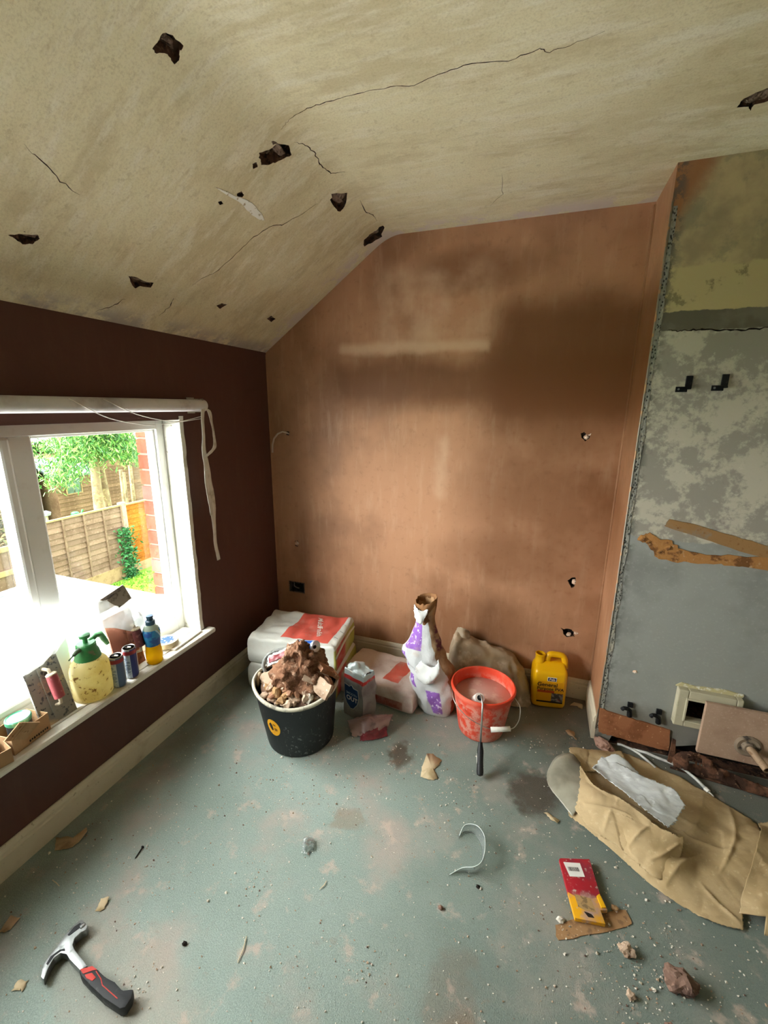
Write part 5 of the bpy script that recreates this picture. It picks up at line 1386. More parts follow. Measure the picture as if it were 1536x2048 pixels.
# hammer face stands on edge
mb = MB(); mb.lathe([(.012, 0), (.0145, .002), (.0145, .012), (.012, .015)], 20, Matrix.Translation((-.108, .060, .018)) @ Vector((.35, .93, 0)).to_track_quat('Z', 'Y').to_matrix().to_4x4()); mb.build('striking_face', m_steel, hd, False, 40)
m_rub = simple('black_rubber', '#242628', .6, 0, [(25, '#4d4d4b', .55, .7)], (70, .3, .001))
m_redr = simple('red_rubber', '#b5352c', .55, 0, [(60, '#d0665c', .58, .7)])
gp = slab(grip, .002, .034, .006, 'grip', m_rub, hm)
slab(loc([(.4895, -1.7285), (.5135, -1.7125), (.532, -1.7135), (.522, -1.7195), (.506, -1.7325)]), .030, .0350, 0, 'red_collar', m_redr, gp)
slab(loc([(.512, -1.7325), (.526, -1.723), (.545, -1.7265), (.543, -1.735), (.522, -1.736)]), .030, .0355, .001, 'red_inlay', m_redr, gp)
mb = MB(); mb.tube([(x-.50, y+1.72, .0342) for x, y in ((.532, -1.7165), (.56, -1.724), (.575, -1.732), (.605, -1.735), (.635, -1.738))], .0011, 6); mb.build('red_line', m_redr, gp)

# ------------------------------------------------------------------ red and yellow carton on a strip of brown tape
mb = MB(); tp_ = rag([(1.689, -1.165), (1.76, -1.12), (1.83, -1.08), (1.893, -1.045), (1.909, -1.083), (1.84, -1.125), (1.76, -1.17), (1.697, -1.203)], .003, 3, 6)
mb.prism(tp_, .0, .0022)
tag(mb.build('tape_strip', simple('brown_tape', '#9a7752', .7, 0, [(40, '#7d6045', .5, .65), (90, '#b7997a', .58, .7)], (50, .4, .002)), None), 'strip of dirty brown tape stuck to the carpet under the carton', 'tape')
ct = thing('carton', 'flattened red and yellow carton with white barcode label', 'carton', (1.768, -1.03, .003), 0)
def cmat():
    n = NT('carton_print'); x, y, z = n.sep()
    # long axis of the carton runs towards the camera: v from 0 (barcode end) to 1
    v = n.add(n.mul(x, .9*-.0), n.mul(y, -1)); arc = n.add(v, n.mul(x, .25), n.mul(n.mul(n.math('SUBTRACT', x, .01), n.math('SUBTRACT', x, .01)), 6))
    c = n.mix(n.ss(n.noise(20, 4), .45, .65), col('#a3202c'), col('#8c2b3a'))
    c = n.mix(n.ss(n.add(arc, 0), .040, .042), c, col('#d79c14'))
    c = n.mix(n.mul(n.ss(n.noise(9, 6, .65), .5, .66), n.ss(v, -.02, .03)), c, col('#a88a80'))
    c = n.mix(n.mul(n.ss(n.noise(70, 4, .6), .58, .68), .8), c, col('#b9a49b'))
    return n.fin(c, .45, 0, .4)
m_ct = cmat()
def cl(pts): return [(x-1.768, y+1.03) for x, y in pts]
outl = cl([(1.706, -.966), (1.711, -.960), (1.790, -.935), (1.803, -.930), (1.823, -1.035), (1.827, -1.047), (1.840, -1.079), (1.819, -1.087), (1.829, -1.122), (1.790, -1.128), (1.745, -1.136), (1.733, -1.086), (1.718, -1.02)])
slab(outl, .003, .016, .0015, 'carton_body', m_ct, ct)
slab(cl([(1.821, -1.040), (1.836, -1.076), (1.822, -1.081), (1.812, -1.050)]), .014, .020, .001, 'torn_tab', simple('yellow_card', '#dba617', .5), ct)
bl = slab(cl([(1.719, -.972), (1.771, -.957), (1.783, -.999), (1.737, -1.014)]), .0155, .0168, 0, 'barcode_label', simple('label_white', '#dcdcd6', .6), ct)
mb = MB(); e1 = Vector((.052, .015, 0)).normalized(); e2 = Vector((.016, -.042, 0)).normalized(); o0 = Vector((1.7315-1.768, -.984+1.03, .0170))
g2 = random.Random(3); xx = 0
while xx < .034:
    w_ = g2.choice((.0008, .0012, .002))
    mb.add([o0+e1*xx, o0+e1*(xx+w_), o0+e1*(xx+w_)+e2*.013, o0+e1*xx+e2*.013], [(0, 3, 2, 1)]); xx += w_+g2.choice((.0008, .0014))
mb.build('barcode', m_ink, bl)['kind'] = 'stuff'
slab(cl([(1.747, -1.066), (1.795, -1.062), (1.806, -1.098), (1.78, -1.104), (1.756, -1.10)]), .0155, .0166, 0, 'worn_patch', simple('scuffed_print', '#a98a5c', .7, 0, [(60, '#7d6748', .5, .6)]), ct)
slab(rag(cl([(1.772, -1.108), (1.792, -1.108), (1.800, -1.116), (1.782, -1.120)]), .001, 2, 3), .0155, .0167, 0, 'torn_slot', m_dark, ct)

# ------------------------------------------------------------------ kraft paper with wallpaper scraps
m_kraft = simple('kraft_paper', '#b8a27c', .85, 0, [(4, '#a68f68', .45, .65), (70, '#c6b28e', .56, .7, .6), (9, '#95805c', .6, .72, .6)], (26, .35, .006))
kp = thing('kraft_paper', 'large crumpled sheet of brown kraft paper spread beside the chimney', 'paper', (2.0, -.70, 0))
def kl(rows): return [[(x-2.0, y+.70, z) for x, y, z in r] for r in rows]
base = [[(1.748, -.765, .004), (1.80, -.80, .006), (1.878, -.853, .004), (2.004, -.949, .004), (2.128, -.995, .004), (2.215, -.99, .006)],
        [(1.74, -.66, .02), (1.82, -.70, .055), (1.91, -.76, .070), (2.03, -.85, .055), (2.14, -.90, .022), (2.24, -.905, .016)],
        [(1.745, -.56, .03), (1.84, -.60, .022), (1.94, -.66, .016), (2.07, -.74, .015), (2.19, -.80, .030), (2.31, -.79, .040)],
        [(1.76, -.475, .03), (1.87, -.50, .014), (1.98, -.55, .012), (2.11, -.62, .015), (2.24, -.68, .038), (2.368, -.675, .050)],
        [(1.80, -.435, .004), (1.90, -.385, .004), (1.985, -.350, .004), (2.107, -.386, .005), (2.256, -.46, .006), (2.405, -.575, .012)]]
sheet('main_sheet', kl(base), 130, 90, m_kraft, kp, .006, 9, 3, .0012, .002, True, None, True, .006, 5, [(.15, .1, .62, .35, .012, .012), (.55, .3, .8, .95, .010, .010), (.3, .55, .95, .62, .009, .010), (.62, .05, .75, .5, .010, .012), (.78, .25, .98, .05, .008, .01), (.4, .8, .75, .7, .008, .008), (.85, .4, .9, .98, .009, .008)])
sec2 = [[(2.20, -.995, .004), (2.27, -.99, .012), (2.36, -.97, .010), (2.52, -.93, .004)],
        [(2.235, -.905, .030), (2.31, -.90, .050), (2.42, -.86, .030), (2.56, -.82, .004)],
        [(2.30, -.79, .050), (2.39, -.77, .040), (2.50, -.73, .018), (2.60, -.70, .004)],
        [(2.362, -.672, .062), (2.45, -.66, .040), (2.55, -.62, .012), (2.64, -.6, .004)],
        [(2.40, -.58, .022), (2.47, -.55, .015), (2.55, -.52, .008), (2.64, -.49, .004)]]
sheet('folded_section', kl(sec2), 70, 56, m_kraft, kp, .006, 10, 8, .0012, .002, True, lambda u, v: not (u < .30 and v < .13), True, .006, 5)
sheet('front_flap', kl([[(1.770, -.752, .022), (1.82, -.815, .022), (1.895, -.85, .022), (1.953, -.896, .022), (2.006, -.925, .02), (2.07, -.89, .018)],
                        [(1.785, -.68, .060), (1.83, -.735, .070), (1.905, -.775, .075), (1.965, -.82, .070), (2.03, -.855, .060), (2.085, -.845, .045)],
                        [(1.795, -.575, .070), (1.84, -.672, .082), (1.92, -.708, .090), (1.975, -.748, .092), (2.035, -.795, .090), (2.10, -.80, .085)]]), 100, 44, m_kraft, kp, .006, 12, 6, .0012, .003, True, None, True, .006, 6, [(.1, .3, .5, .7, .009, .02), (.5, .1, .7, .9, .009, .015), (.7, .2, .95, .8, .010, .015), (.3, .1, .35, .6, .007, .015)])
sheet('rear_flap', kl([[(1.80, -.56, .03), (1.86, -.535, .03), (1.95, -.50, .045), (1.985, -.485, .06)],
                       [(1.76, -.49, .06), (1.82, -.46, .05), (1.92, -.43, .035), (1.99, -.42, .03)],
                       [(1.768, -.455, .05), (1.83, -.42, .03), (1.92, -.38, .015), (1.985, -.353, .008)]]), 60, 36, m_kraft, kp, .005, 14, 4, .0012, .003, True, None, True, .005, 7)
m_curl = NT('clear_curl')
def curlm(n):
    c = n.mix(n.ss(n.noise(10, 4), .4, .7), col('#8c8878'), col('#a7a493')); n.b.inputs['Alpha'].default_value = .82
    n.bump(n.noise(12, 3), .2, .003); return n.fin(c, .2, 0, .6)
m_curl = curlm(m_curl)
sheet('clear_window', kl([[(1.760, -.772, .01), (1.715, -.715, .012), (1.675, -.665, .02), (1.67, -.61, .035), (1.70, -.545, .05), (1.735, -.505, .055)],
                          [(1.785, -.735, .03), (1.74, -.69, .035), (1.705, -.64, .045), (1.705, -.59, .06), (1.735, -.545, .07), (1.77, -.51, .065)],
                          [(1.80, -.70, .05), (1.80, -.66, .055), (1.81, -.63, .05), (1.81, -.60, .05), (1.80, -.56, .055), (1.80, -.53, .05)]]), 40, 18, m_curl, kp, .004, 8, 3, .001, .001)
m_wall = simple('white_wallpaper', '#cdd2d3', .8, 0, [(6, '#b4b8b6', .45, .62), (30, '#dfe4e4', .55, .68)], (24, .5, .005))
wpp = thing('wallpaper_scrap', 'long torn strip of white wallpaper lying on the kraft paper', 'wallpaper', (1.97, -.65, .06))
def wl(rows): return [[(x-1.97, y+.65, z-.06) for x, y, z in r] for r in rows]
sheet('strip', wl([[(1.835, -.585, .085), (1.88, -.634, .095), (1.935, -.69, .103), (1.978, -.735, .107), (2.02, -.775, .109), (2.05, -.80, .108)],
                   [(1.855, -.55, .075), (1.905, -.60, .085), (1.965, -.655, .095), (2.02, -.69, .10), (2.06, -.72, .10), (2.085, -.755, .098)],
                   [(1.885, -.49, .072), (1.95, -.53, .085), (2.015, -.575, .095), (2.065, -.59, .10), (2.115, -.605, .10), (2.135, -.67, .10)]]), 70, 40, m_wall, wpp, .004, 16, 5, .001, .004, True, None, False, .0035, 14)
w2_ = thing('wallpaper_scrap', 'small torn piece of white wallpaper tucked behind the long strip', 'wallpaper', (1.95, -.51, .05))
sheet('piece', [[(-.085, -.03, .01), (-.03, -.05, .025), (.05, -.07, .035)], [(-.07, .0, .02), (.0, -.01, .03), (.06, -.03, .025)], [(-.01, .045, .03), (.015, .03, .03), (.04, .015, .02)]], 24, 16, m_wall, w2_, .006, 18, 8, .001, .004)

# ------------------------------------------------------------------ clear curved lens, clear scrap, nail, splinters
def clear2():
    n = NT('clear_polycarbonate')
    t = n.t; t.nodes.remove(n.b); tr = t.nodes.new('ShaderNodeBsdfTransparent'); gl = t.nodes.new('ShaderNodeBsdfGlossy'); df = t.nodes.new('ShaderNodeBsdfDiffuse'); m1 = t.nodes.new('ShaderNodeMixShader'); m2 = t.nodes.new('ShaderNodeMixShader')
    lw = t.nodes.new('ShaderNodeLayerWeight'); lw.inputs[0].default_value = .45; gl.inputs['Roughness'].default_value = .12
    df.inputs[0].default_value = (.75, .8, .8, 1); tr.inputs[0].default_value = (.93, .95, .94, 1)
    t.links.new(lw.outputs['Facing'], m1.inputs[0]); t.links.new(tr.outputs[0], m1.inputs[1]); t.links.new(gl.outputs[0], m1.inputs[2])
    m2.inputs[0].default_value = .08; t.links.new(m1.outputs[0], m2.inputs[1]); t.links.new(df.outputs[0], m2.inputs[2]); t.links.new(m2.outputs[0], n.out.inputs[0])
    return n.m
m_clear = clear2()
ln = thing('safety_lens', 'curved clear plastic safety glasses lens lying on the carpet', 'lens', (1.41, -1.05, 0))
path = [(-.045, -.078), (-.01, -.055), (.025, -.05), (.046, -.03), (.050, .015), (.040, .06), (.012, .090), (-.025, .086), (-.038, .055)]
hts = [.004, .02, .035, .045, .05, .048, .04, .03, .012]
bot_ = [(x, y, .001) for x, y in path]; tp2 = [(x*1.06+.004, y*1.03, h) for (x, y), h in zip(path, hts)]
midp = [((a[0]+b[0])/2*1.1, (a[1]+b[1])/2*1.04, b[2]*.55) for a, b in zip(bot_, tp2)]
sheet('lens_shell', [bot_, midp, tp2], 56, 12, m_clear, ln, .001, 10, 2, .0022, 0)
mb = MB(); P = [np.array(p) for p in tp2]; mb.tube([cr(P, t) for t in np.linspace(0, 1, 50)], .0012, 6); mb.build('edge_bead', simple('pale_clear_edge', '#cdd8d6', .15, 0, (), None, .8), ln, True)
cs = thing('cellophane_scrap', 'small crumpled scrap of clear cellophane on the carpet', 'scrap', (.884, -1.205, 0), R(20))
sheet('scrap', [[(-.02, -.02, .002), (0, -.03, .004), (.015, -.02, .002)], [(-.025, .0, .012), (.0, .0, .02), (.02, .005, .012)], [(-.02, .028, .004), (.002, .03, .01), (.018, .02, .003)]], 18, 18, m_clear, cs, .010, 60, 3, .0008, .002, False)
sheet('ridge', [[(-.012, -.015, .008), (.0, .01, .024), (.006, .026, .012)], [(-.004, -.02, .006), (.01, .005, .018), (.014, .02, .008)]], 12, 6, m_clear, cs, .004, 60, 4, .0008, 0, False)
nl = thing('nail', 'black clout nail lying on the carpet near the window wall', 'nail', (.348, -1.424, 0))
mb = MB(); mb.tube([(-.004, .018, .004), (.004, -.018, .003)], [.0022, .0016], 8); mb.build('shank', m_black, nl, True)
mb = MB(); mb.tube([(-.0042, .0182, .004), (-.0048, .0205, .0042)], .0048, 10); mb.build('nail_head', m_black, nl)
m_spl = simple('pale_splinter', '#c9b99a', .8)
for a, b, lab in (((.994, -1.285), (.985, -1.315), 'thin pale wood splinter lying left of the clear lens'), ((.845, -1.50), (.86, -1.56), 'long thin pale splinter near the bottom of the carpet'), ((.16, -1.585), (.20, -1.59), 'curled pale shaving by the skirting near the hammer')):
    mb = MB(); mb.tube([(a[0], a[1], .003), ((a[0]+b[0])/2+.004, (a[1]+b[1])/2, .004), (b[0], b[1], .003)], [.0012, .0016, .0010], 6)
    tag(mb.build('splinter', m_spl, None), lab, 'splinter', 'splinters on the carpet')

# wallpaper flakes
def flake(name, poly, mat, lab, lift=.006, seed=1, group='torn paper flakes on the carpet'):
    p = ccw(rag(poly, .003, 4, seed)); n = len(p); cx = sum(q[0] for q in p)/n; cy = sum(q[1] for q in p)/n
    g = random.Random(seed); vs = []
    for x, y in p: vs.append((x-cx, y-cy, .0015+lift*abs(noise.noise(Vector((x*22, y*22, seed))))*1.6))
    vs.append((0, 0, .003)); fs = [(i, (i+1) % n, n) for i in range(n)]
    o = obj(name, vs, fs, mat, None, True); o.location = (cx, cy, 0)
    md = o.modifiers.new('thickness', 'SOLIDIFY'); md.thickness = .0012; md.offset = 1
    return tag(o, lab, 'paper', group)
m_flk = simple('cream_flake', '#c9b795', .85, 0, [(12, '#ab9670', .5, .65)], (40, .3, .003))
m_flk2 = simple('tan_flake', '#b09676', .9, 0, [(14, '#8f7558', .5, .65)], (40, .3, .003))
flake('paper_flake', [(1.167, -.657), (1.195, -.648), (1.238, -.673), (1.236, -.70), (1.22, -.73), (1.245, -.775), (1.21, -.79), (1.174, -.788), (1.168, -.72)], m_flk, 'squarish cream wallpaper scrap on the carpet in front of the orange bucket', .003, 2)
flake('paper_flake', [(.03, -1.485), (.07, -1.515), (.115, -1.49), (.12, -1.44), (.09, -1.42), (.095, -1.46), (.06, -1.47)], m_flk2, 'curled tan wallpaper flake beside the window wall skirting', .012, 3)
flake('paper_flake', [(1.660, -.785), (1.675, -.778), (1.712, -.800), (1.705, -.812), (1.675, -.800)], m_flk, 'thin cream paper sliver near the clear end of the kraft paper', .004, 4)
flake('paper_flake', [(1.755, -.305), (1.775, -.28), (1.80, -.29), (1.795, -.315), (1.805, -.345), (1.785, -.322)], m_flk2, 'tan paper flake on the carpet between the jerrycan and chimney lump', .010, 5)
flake('paper_flake', [(1.785, -.095), (1.81, -.06), (1.85, -.065), (1.845, -.10), (1.82, -.085)], m_flk, 'pale paper flake beside the jerrycan and skirting end', .008, 6)
flake('paper_flake', [(.36, -1.57), (.385, -1.56), (.395, -1.59), (.375, -1.60)], m_flk, 'small pale flake on the carpet above the hammer head', .006, 7)
flake('paper_flake', [(.15, -1.70), (.18, -1.69), (.19, -1.72), (.165, -1.74)], m_flk2, 'tan flake at the left edge near the skirting', .004, 8)
flake('paper_flake', [(.335, -1.79), (.36, -1.78), (.37, -1.80), (.345, -1.81)], m_flk, 'small pale flake on the carpet left of the hammer claws', .004, 9)

# stones
m_brk = simple('brick_crumb', '#7d6356', .95, 0, [(20, '#57423a', .5, .62), (60, '#a38a7c', .58, .68)], (60, .9, .006))
for k, (x, y, r_, mt, lab) in enumerate(((2.0, -1.20, .032, m_brk, 'reddish brick lump at the lower right of the carpet'), (1.878, -1.165, .018, m_pale, 'pale crumbly mortar piece above the brick lump'), (1.873, -1.268, .011, m_pale, 'small pale stone below the mortar piece'),
                                         (1.705, -1.145, .010, m_white, 'white plaster chip by the left end of the brown tape'), (1.865, -1.055, .010, m_buff, 'buff chip on the brown tape right of the carton'), (1.955, -1.31, .016, m_brk, 'brown crumb cluster piece at the bottom right edge'),
                                         (.69, -1.575, .007, m_dark, 'small dark clod on the carpet right of the hammer'), (1.46, -1.135, .006, m_dark, 'dark pebble right of the clear lens'), (1.36, -1.235, .007, m_brk, 'dark brown clod below the clear lens'))):
    o = blob('loose_stone', r_, mt, None, 3 if r_ > .015 else 2, .45, 1.8, 90+k, (x, y, r_*.5), False, (1.1, .9, .75)); tag(o, lab, 'stone', 'loose stones on the carpet')

# plaster crumbs ground over the whole carpet: far too many to count
g = random.Random(21); V = []; F = []; MI = []
def crumb(x, y, s, mi):
    b = len(V); a0 = g.uniform(0, 6.28); e = g.uniform(.5, 1.)
    for k in range(4):
        a = a0+k*math.pi/2+g.uniform(-.4, .4); r_ = s*g.uniform(.6, 1.1); V.append((x+r_*math.cos(a), y+r_*e*math.sin(a), .0005))
    for k in range(4):
        a = a0+.5+k*math.pi/2+g.uniform(-.4, .4); r_ = s*g.uniform(.35, .8); V.append((x+r_*math.cos(a), y+r_*e*math.sin(a), s*g.uniform(.5, 1.1)))
    F.extend([(b+k, b+(k+1) % 4, b+4+(k+1) % 4, b+4+k) for k in range(4)]+[(b+4, b+5, b+6, b+7)]); MI.extend([mi]*5)
clusters = [(g.uniform(.15, 2.3), g.uniform(-2.1, -.35), g.uniform(.05, .25)) for _ in range(46)]
clusters += [(1.9, -1.15, .30), (2.0, -1.2, .2), (1.75, -1.2, .25), (.9, -.95, .3), (.6, -1.1, .4), (.4, -1.55, .3), (1.2, -.85, .35), (.75, -.95, .25), (1.95, -1.3, .2), (1.85, -.45, .2)]*3
for i in range(4200):
    if g.random() < .62:
        c = g.choice(clusters); x = g.gauss(c[0], c[2]*.5); y = g.gauss(c[1], c[2]*.5)
    else: x, y = g.uniform(.03, 2.7), g.uniform(-2.2, -.05)
    if not (.03 < x < 2.8 and -2.2 < y < -.03): continue
    if x > 1.86 and y > -.32: continue
    s = min(.0075, .0016+.0014*abs(g.gauss(0, 1.1)))
    crumb(x, y, s, g.choices((0, 1, 2), (6, 3, 1.2))[0])
cm = obj('plaster_crumbs', V, F, [m_white, m_pale, m_brk], None, False, MI)
tag(cm, 'fine pale plaster crumbs scattered over the whole carpet', 'crumbs', None, 'stuff')
# wispy carpet threads pulled up along the skirting
mb = MB()
for i in range(26):
    x, y = g.uniform(.05, .22), g.uniform(-.85, -.25); a = g.uniform(0, 6.28); pts = []
    for k in range(6):
        pts.append((x, y, .003+.008*abs(math.sin(k*1.3)))); x = max(.02, x+.016*math.cos(a)); y += .016*math.sin(a); a += g.uniform(-.9, .9)
    mb.tube(pts, .0008, 4)
tag(mb.build('carpet_threads', simple('pale_thread', '#8f8a78', .9), None), 'loose pale carpet threads tangled along the window wall skirting', 'threads', None, 'stuff')
# ================================================================== outside the window
GZ = -2.6
m_lawn = simple('lawn_ground', '#6f9a2c', .95, 0, [(1.2, '#5d8526', .4, .65), (14, '#86b53a', .5, .7)], (30, .6, .03))
m_grp = simple('white_roof_membrane', '#eceeec', .6, 0, [(2, '#e2e4e2', .45, .65)])
m_gtrim = simple('grey_roof_trim', '#6f7573', .6, 0, [(9, '#565c5a', .5, .65)], (20, .3, .004))
m_mortar = simple('mortar', '#5f5850', .95, spec=0.)
m_brick = simple('red_brick', '#6b2e20', .85, 0, [(9, '#7a3a2a', .45, .62), (40, '#552418', .55, .68)], (40, .4, .004), rand=.16, spec=0.)
m_brick2 = simple('dark_brick', '#57372f', .85, 0, [(9, '#66443b', .45, .62)], (40, .4, .004), rand=.16, spec=0.)
lawn = obj('lawn', [(-26, -14, GZ), (-.4, -14, GZ), (-.4, 18, GZ), (-26, 18, GZ)], [(0, 1, 2, 3)], m_lawn); struct(lawn)

# outer brick leaf beside and below the window
brick_wall = bpy.data.objects.new('wall_outside', None); COL.objects.link(brick_wall); struct(brick_wall, 'red brick outer wall beside the window')
mb = MB(); mb.box(-.268, -.172, -.682, 3.0, GZ, 2.4); mb.build('mortar_bed', m_mortar, brick_wall)
mb = MB(); mb.box(-.275, -.172, WY0-1.3, -.682, GZ, .36); mb.build('wall_below', m_brick, brick_wall)
mb = MB(); mb.box(-.275, -.172, WY0-1.3, -.682, 1.45, 2.4); mb.build('wall_above', m_brick, brick_wall)
mb = MB(); mb.box(-.275, -.172, WY0-1.3, WY0-.01, .36, 1.45); mb.build('wall_beyond', m_brick, brick_wall)
bme = {}
zz = .30; k = 0
while zz < 1.62:
    full = k % 2 == 0
    L = .215 if full else .1025
    mb = MB(); mb.box(-.2765, -.175, -.6905, -.6905+L, zz, zz+.065, None, .003)
    b = mb.build('brick', m_brick if (k*7) % 5 else m_brick2, brick_wall)
    mb = MB(); mb.box(-.2765, -.2, -.6905+L+.01, -.6905+L+.225, zz, zz+.065, None, .003); mb.build('brick', m_brick2 if (k*3) % 4 == 0 else m_brick, brick_wall)
    zz += .075; k += 1

# flat roof of the extension just below the sill
roof = bpy.data.objects.new('flat_roof', None); COL.objects.link(roof); roof.location = (-1.5, -1.6, -.1)
tag(roof, 'white flat extension roof just outside the window', 'roof')
mb = MB(); mb.box(-1.19, 1.22, -3.0, 1.90, -.12, 0); mb.build('deck', m_grp, roof)
mb = MB(); mb.box(-1.22, -1.15, -3.0, 1.94, -.14, .03, None, .012); mb.build('edge_trim', m_gtrim, roof)
mb = MB(); mb.box(-1.15, 1.22, 1.86, 1.94, -.14, .03, None, .012); mb.build('edge_trim', m_gtrim, roof)
mb = MB(); mb.box(-1.15, 1.2, -3.0, 1.85, -2.5, -.13); mb.build('extension_wall', m_brick, roof)

# fence panels
m_fb = simple('weathered_brown_boards', '#75604f', .9, 0, [(3, '#665242', .42, .62), (30, '#877261', .56, .7)], (20, .4, .006), rand=.16, spec=0.)
m_fo = simple('new_orange_boards', '#9a5c24', .85, 0, [(5, '#86501e', .45, .62), (25, '#ab7038', .56, .7)], (20, .4, .006), rand=.16, spec=0.)
m_fl = simple('fence_framing', '#8f7753', .85, 0, [(8, '#7a6342', .48, .65)])
m_conc = simple('concrete_post', '#8f8871', .9, 0, [(8, '#78705a', .48, .65)], (30, .4, .004))
def lap_panel(name, lab, x, y0, y1, z0, z1, mat, nb, nbat, group=None):
    t = thing(name, lab, 'fence', (x, (y0+y1)/2, z0), 0, group)
    h = z1-z0; w = y1-y0; sh = h/nb; g = random.Random(nb)
    me = None
    for k in range(nb):
        a = k*sh
        vs = [(-.004, -w/2, a-.012), (-.004, w/2, a-.012), (.024, w/2, a-.012), (.024, -w/2, a-.012), (-.010, -w/2, a+sh), (-.010, w/2, a+sh), (.000, w/2, a+sh), (.000, -w/2, a+sh)]
        o = obj('board', vs, [(0, 1, 2, 3), (4, 7, 6, 5), (3, 2, 6, 7), (0, 4, 5, 1), (0, 3, 7, 4), (1, 5, 6, 2)], mat, t); o.location.x = g.uniform(-.002, .002)
    for k in range(nbat):
        yb = -w/2+w*(k/(nbat-1)) if nbat > 1 else 0
        mb = MB(); mb.box(.008, .046, yb-.02, yb+.02, 0, h); mb.build('batten', m_fl if mat is m_fo else mat, t)
    mb = MB(); mb.box(-.02, .045, -w/2, w/2, h, h+.035); mb.build('top_rail', m_fl, t)
    return t
lap_panel('lap_fence', 'weathered brown overlapped fence panel left of the concrete post', -7.65, 3.22, 5.02, -2.25, -.83, m_fb, 12, 5)
lap_panel('lap_fence', 'new orange overlapped fence panel right of the concrete post', -7.75, 5.19, 7.0, -2.36, -.87, m_fo, 13, 4)
for y0, y1, x, lab in ((3.22, 5.02, -7.65, 'pale gravel board under the brown fence panel'), (5.19, 7.0, -7.75, 'pale gravel board under the orange fence panel')):
    mb = MB(); mb.box(x-.02, x+.03, y0, y1, -2.6, -2.26 if y0 < 5 else -2.37, None, .008); tag(mb.build('gravel_board', m_fl, None), lab, 'board', 'gravel boards under the fence')
mb = MB(); mb.box(-7.74, -7.62, 5.03, 5.17, -2.6, -.76, None, .01); tag(mb.build('fence_post', m_conc, None), 'pale concrete fence post between brown and orange panels', 'post')
mb = MB(); mb.box(-7.72, -7.60, 3.08, 3.21, -2.6, -.76, None, .01); tag(mb.build('fence_post', m_conc, None), 'pale concrete fence post at the end of the vertical board fence', 'post')
# nearer fence of upright boards with rails
vf = thing('board_fence', 'brown fence of upright boards with pale horizontal rails', 'fence', (-6.5, 1.5, GZ))
g = random.Random(5); bmesh_b = None
for k in range(32):
    mb = MB() if k < 3 else None
    if k < 3:
        mb.box(-.01, .01, -.05, .05, .55, 1.78, None, 0); o = mb.build('board', m_fb, vf); protos = (protos+[o]) if k else [o]
    else:
        o = protos[k % 3].copy(); COL.objects.link(o); o.parent = vf
    o.location = (g.uniform(-.006, .006), -2.35+k*.104, g.uniform(-.015, .015))
for z in (1.76, 1.36, .98):
    mb = MB(); mb.box(.01, .05, -2.4, .98, z, z+.09, None, .006); mb.build('rail', m_fl, vf)
mb = MB(); mb.box(.0, .06, -2.4, .98, 0, .55); mb.build('base_board', m_fb, vf)

# ivy on the post
def leafcloud(name, n, fn, size, mats, parent, seed, dr=0., wd=.42):
    g = random.Random(seed); V = []; F = []; MI = []
    for i in range(n):
        p = fn(g); s = size*g.uniform(.6, 1.3)
        a = Vector((g.gauss(0, 1), g.gauss(0, 1), g.gauss(0, .6)-dr)).normalized(); b = a.cross(Vector((g.gauss(0, 1), g.gauss(0, 1), g.gauss(0, 1)))).normalized()
        k = len(V); V += [p-a*s, p+b*s*wd, p+a*s, p-b*s*wd]; F.append((k, k+1, k+2, k+3)); MI.append(g.randrange(len(mats)))
    o = obj(name, V, F, mats, parent, False, MI); o['kind'] = 'stuff'; return o
m_iv = [simple('ivy_a', '#22592c', .6), simple('ivy_b', '#3a753f', .6), simple('ivy_c', '#1f5a2c', .6)]
iv = leafcloud('ivy', 900, lambda g: Vector((-7.58+g.uniform(-.05, .10), 5.02+g.gauss(0, .10), GZ+1.25*g.random()**1.3)), .05, m_iv, None, 3)
tag(iv, 'green ivy climbing the concrete fence post', 'ivy', None, 'stuff')
m_gr = [simple('grass_a', '#5c8f22', .8), simple('grass_b', '#46741a', .8), simple('grass_c', '#74a332', .8)]
gl = leafcloud('lawn_grass', 6000, lambda g: Vector((-g.uniform(2.9, 7.55), g.uniform(.5, 6.4), GZ+.03)), .045, m_gr, None, 4, -1.2)
tag(gl, 'bright green grass of the lawn by the fence', 'grass', None, 'stuff')

# conifer and bare trunks behind the fence
m_bark = simple('bark', '#8a7a5c', .95, 0, [(3, '#6b5c44', .42, .6), (14, '#a8a06e', .54, .68)], (12, .8, .03))
m_ndl = [simple('needle_a', '#3a6e2c', .7), simple('needle_b', '#62903e', .7), simple('needle_c', '#2b5628', .7), simple('needle_d', '#86ab58', .7)]
con = thing('conifer', 'tall conifer with drooping green boughs and two bare trunks behind the fence', 'tree', (-9.6, 6.0, GZ))
mb = MB(); mb.tube([(0, .02, 0), (.02, -.06, 1.4), (0, .02, 2.6), (.0, .0, 5.5)], [.14, .12, .11, .05], 12); mb.build('trunk', m_bark, con, True)
mb = MB(); mb.tube([(-.1, .36, 0), (-.1, .28, 1.4), (-.05, .18, 2.6), (0, .1, 5.0)], [.13, .11, .10, .05], 12); mb.build('trunk', m_bark, con, True)
def bough(g):
    # points along drooping sprays
    sp = boughs[g.randrange(len(boughs))]; t = g.random()**.7
    p = Vector(sp[0]).lerp(Vector(sp[1]), t); p.z -= sp[2]*t*t
    w = .16+.22*(1-t)
    return p+Vector((g.gauss(0, w), g.gauss(0, w), g.gauss(0, w*.6)-.12*abs(g.gauss(0, 1))))
gg = random.Random(8); boughs = []
for i in range(46):
    a = gg.uniform(0, 6.28); zb = gg.uniform(3.0, 5.2); rad = gg.uniform(.8, 1.9)*(1.25-(zb-2.7)/5)
    boughs.append(((0, .1, zb+.3), (rad*math.cos(a), .1+rad*math.sin(a), zb+.1), gg.uniform(.2, .6)))
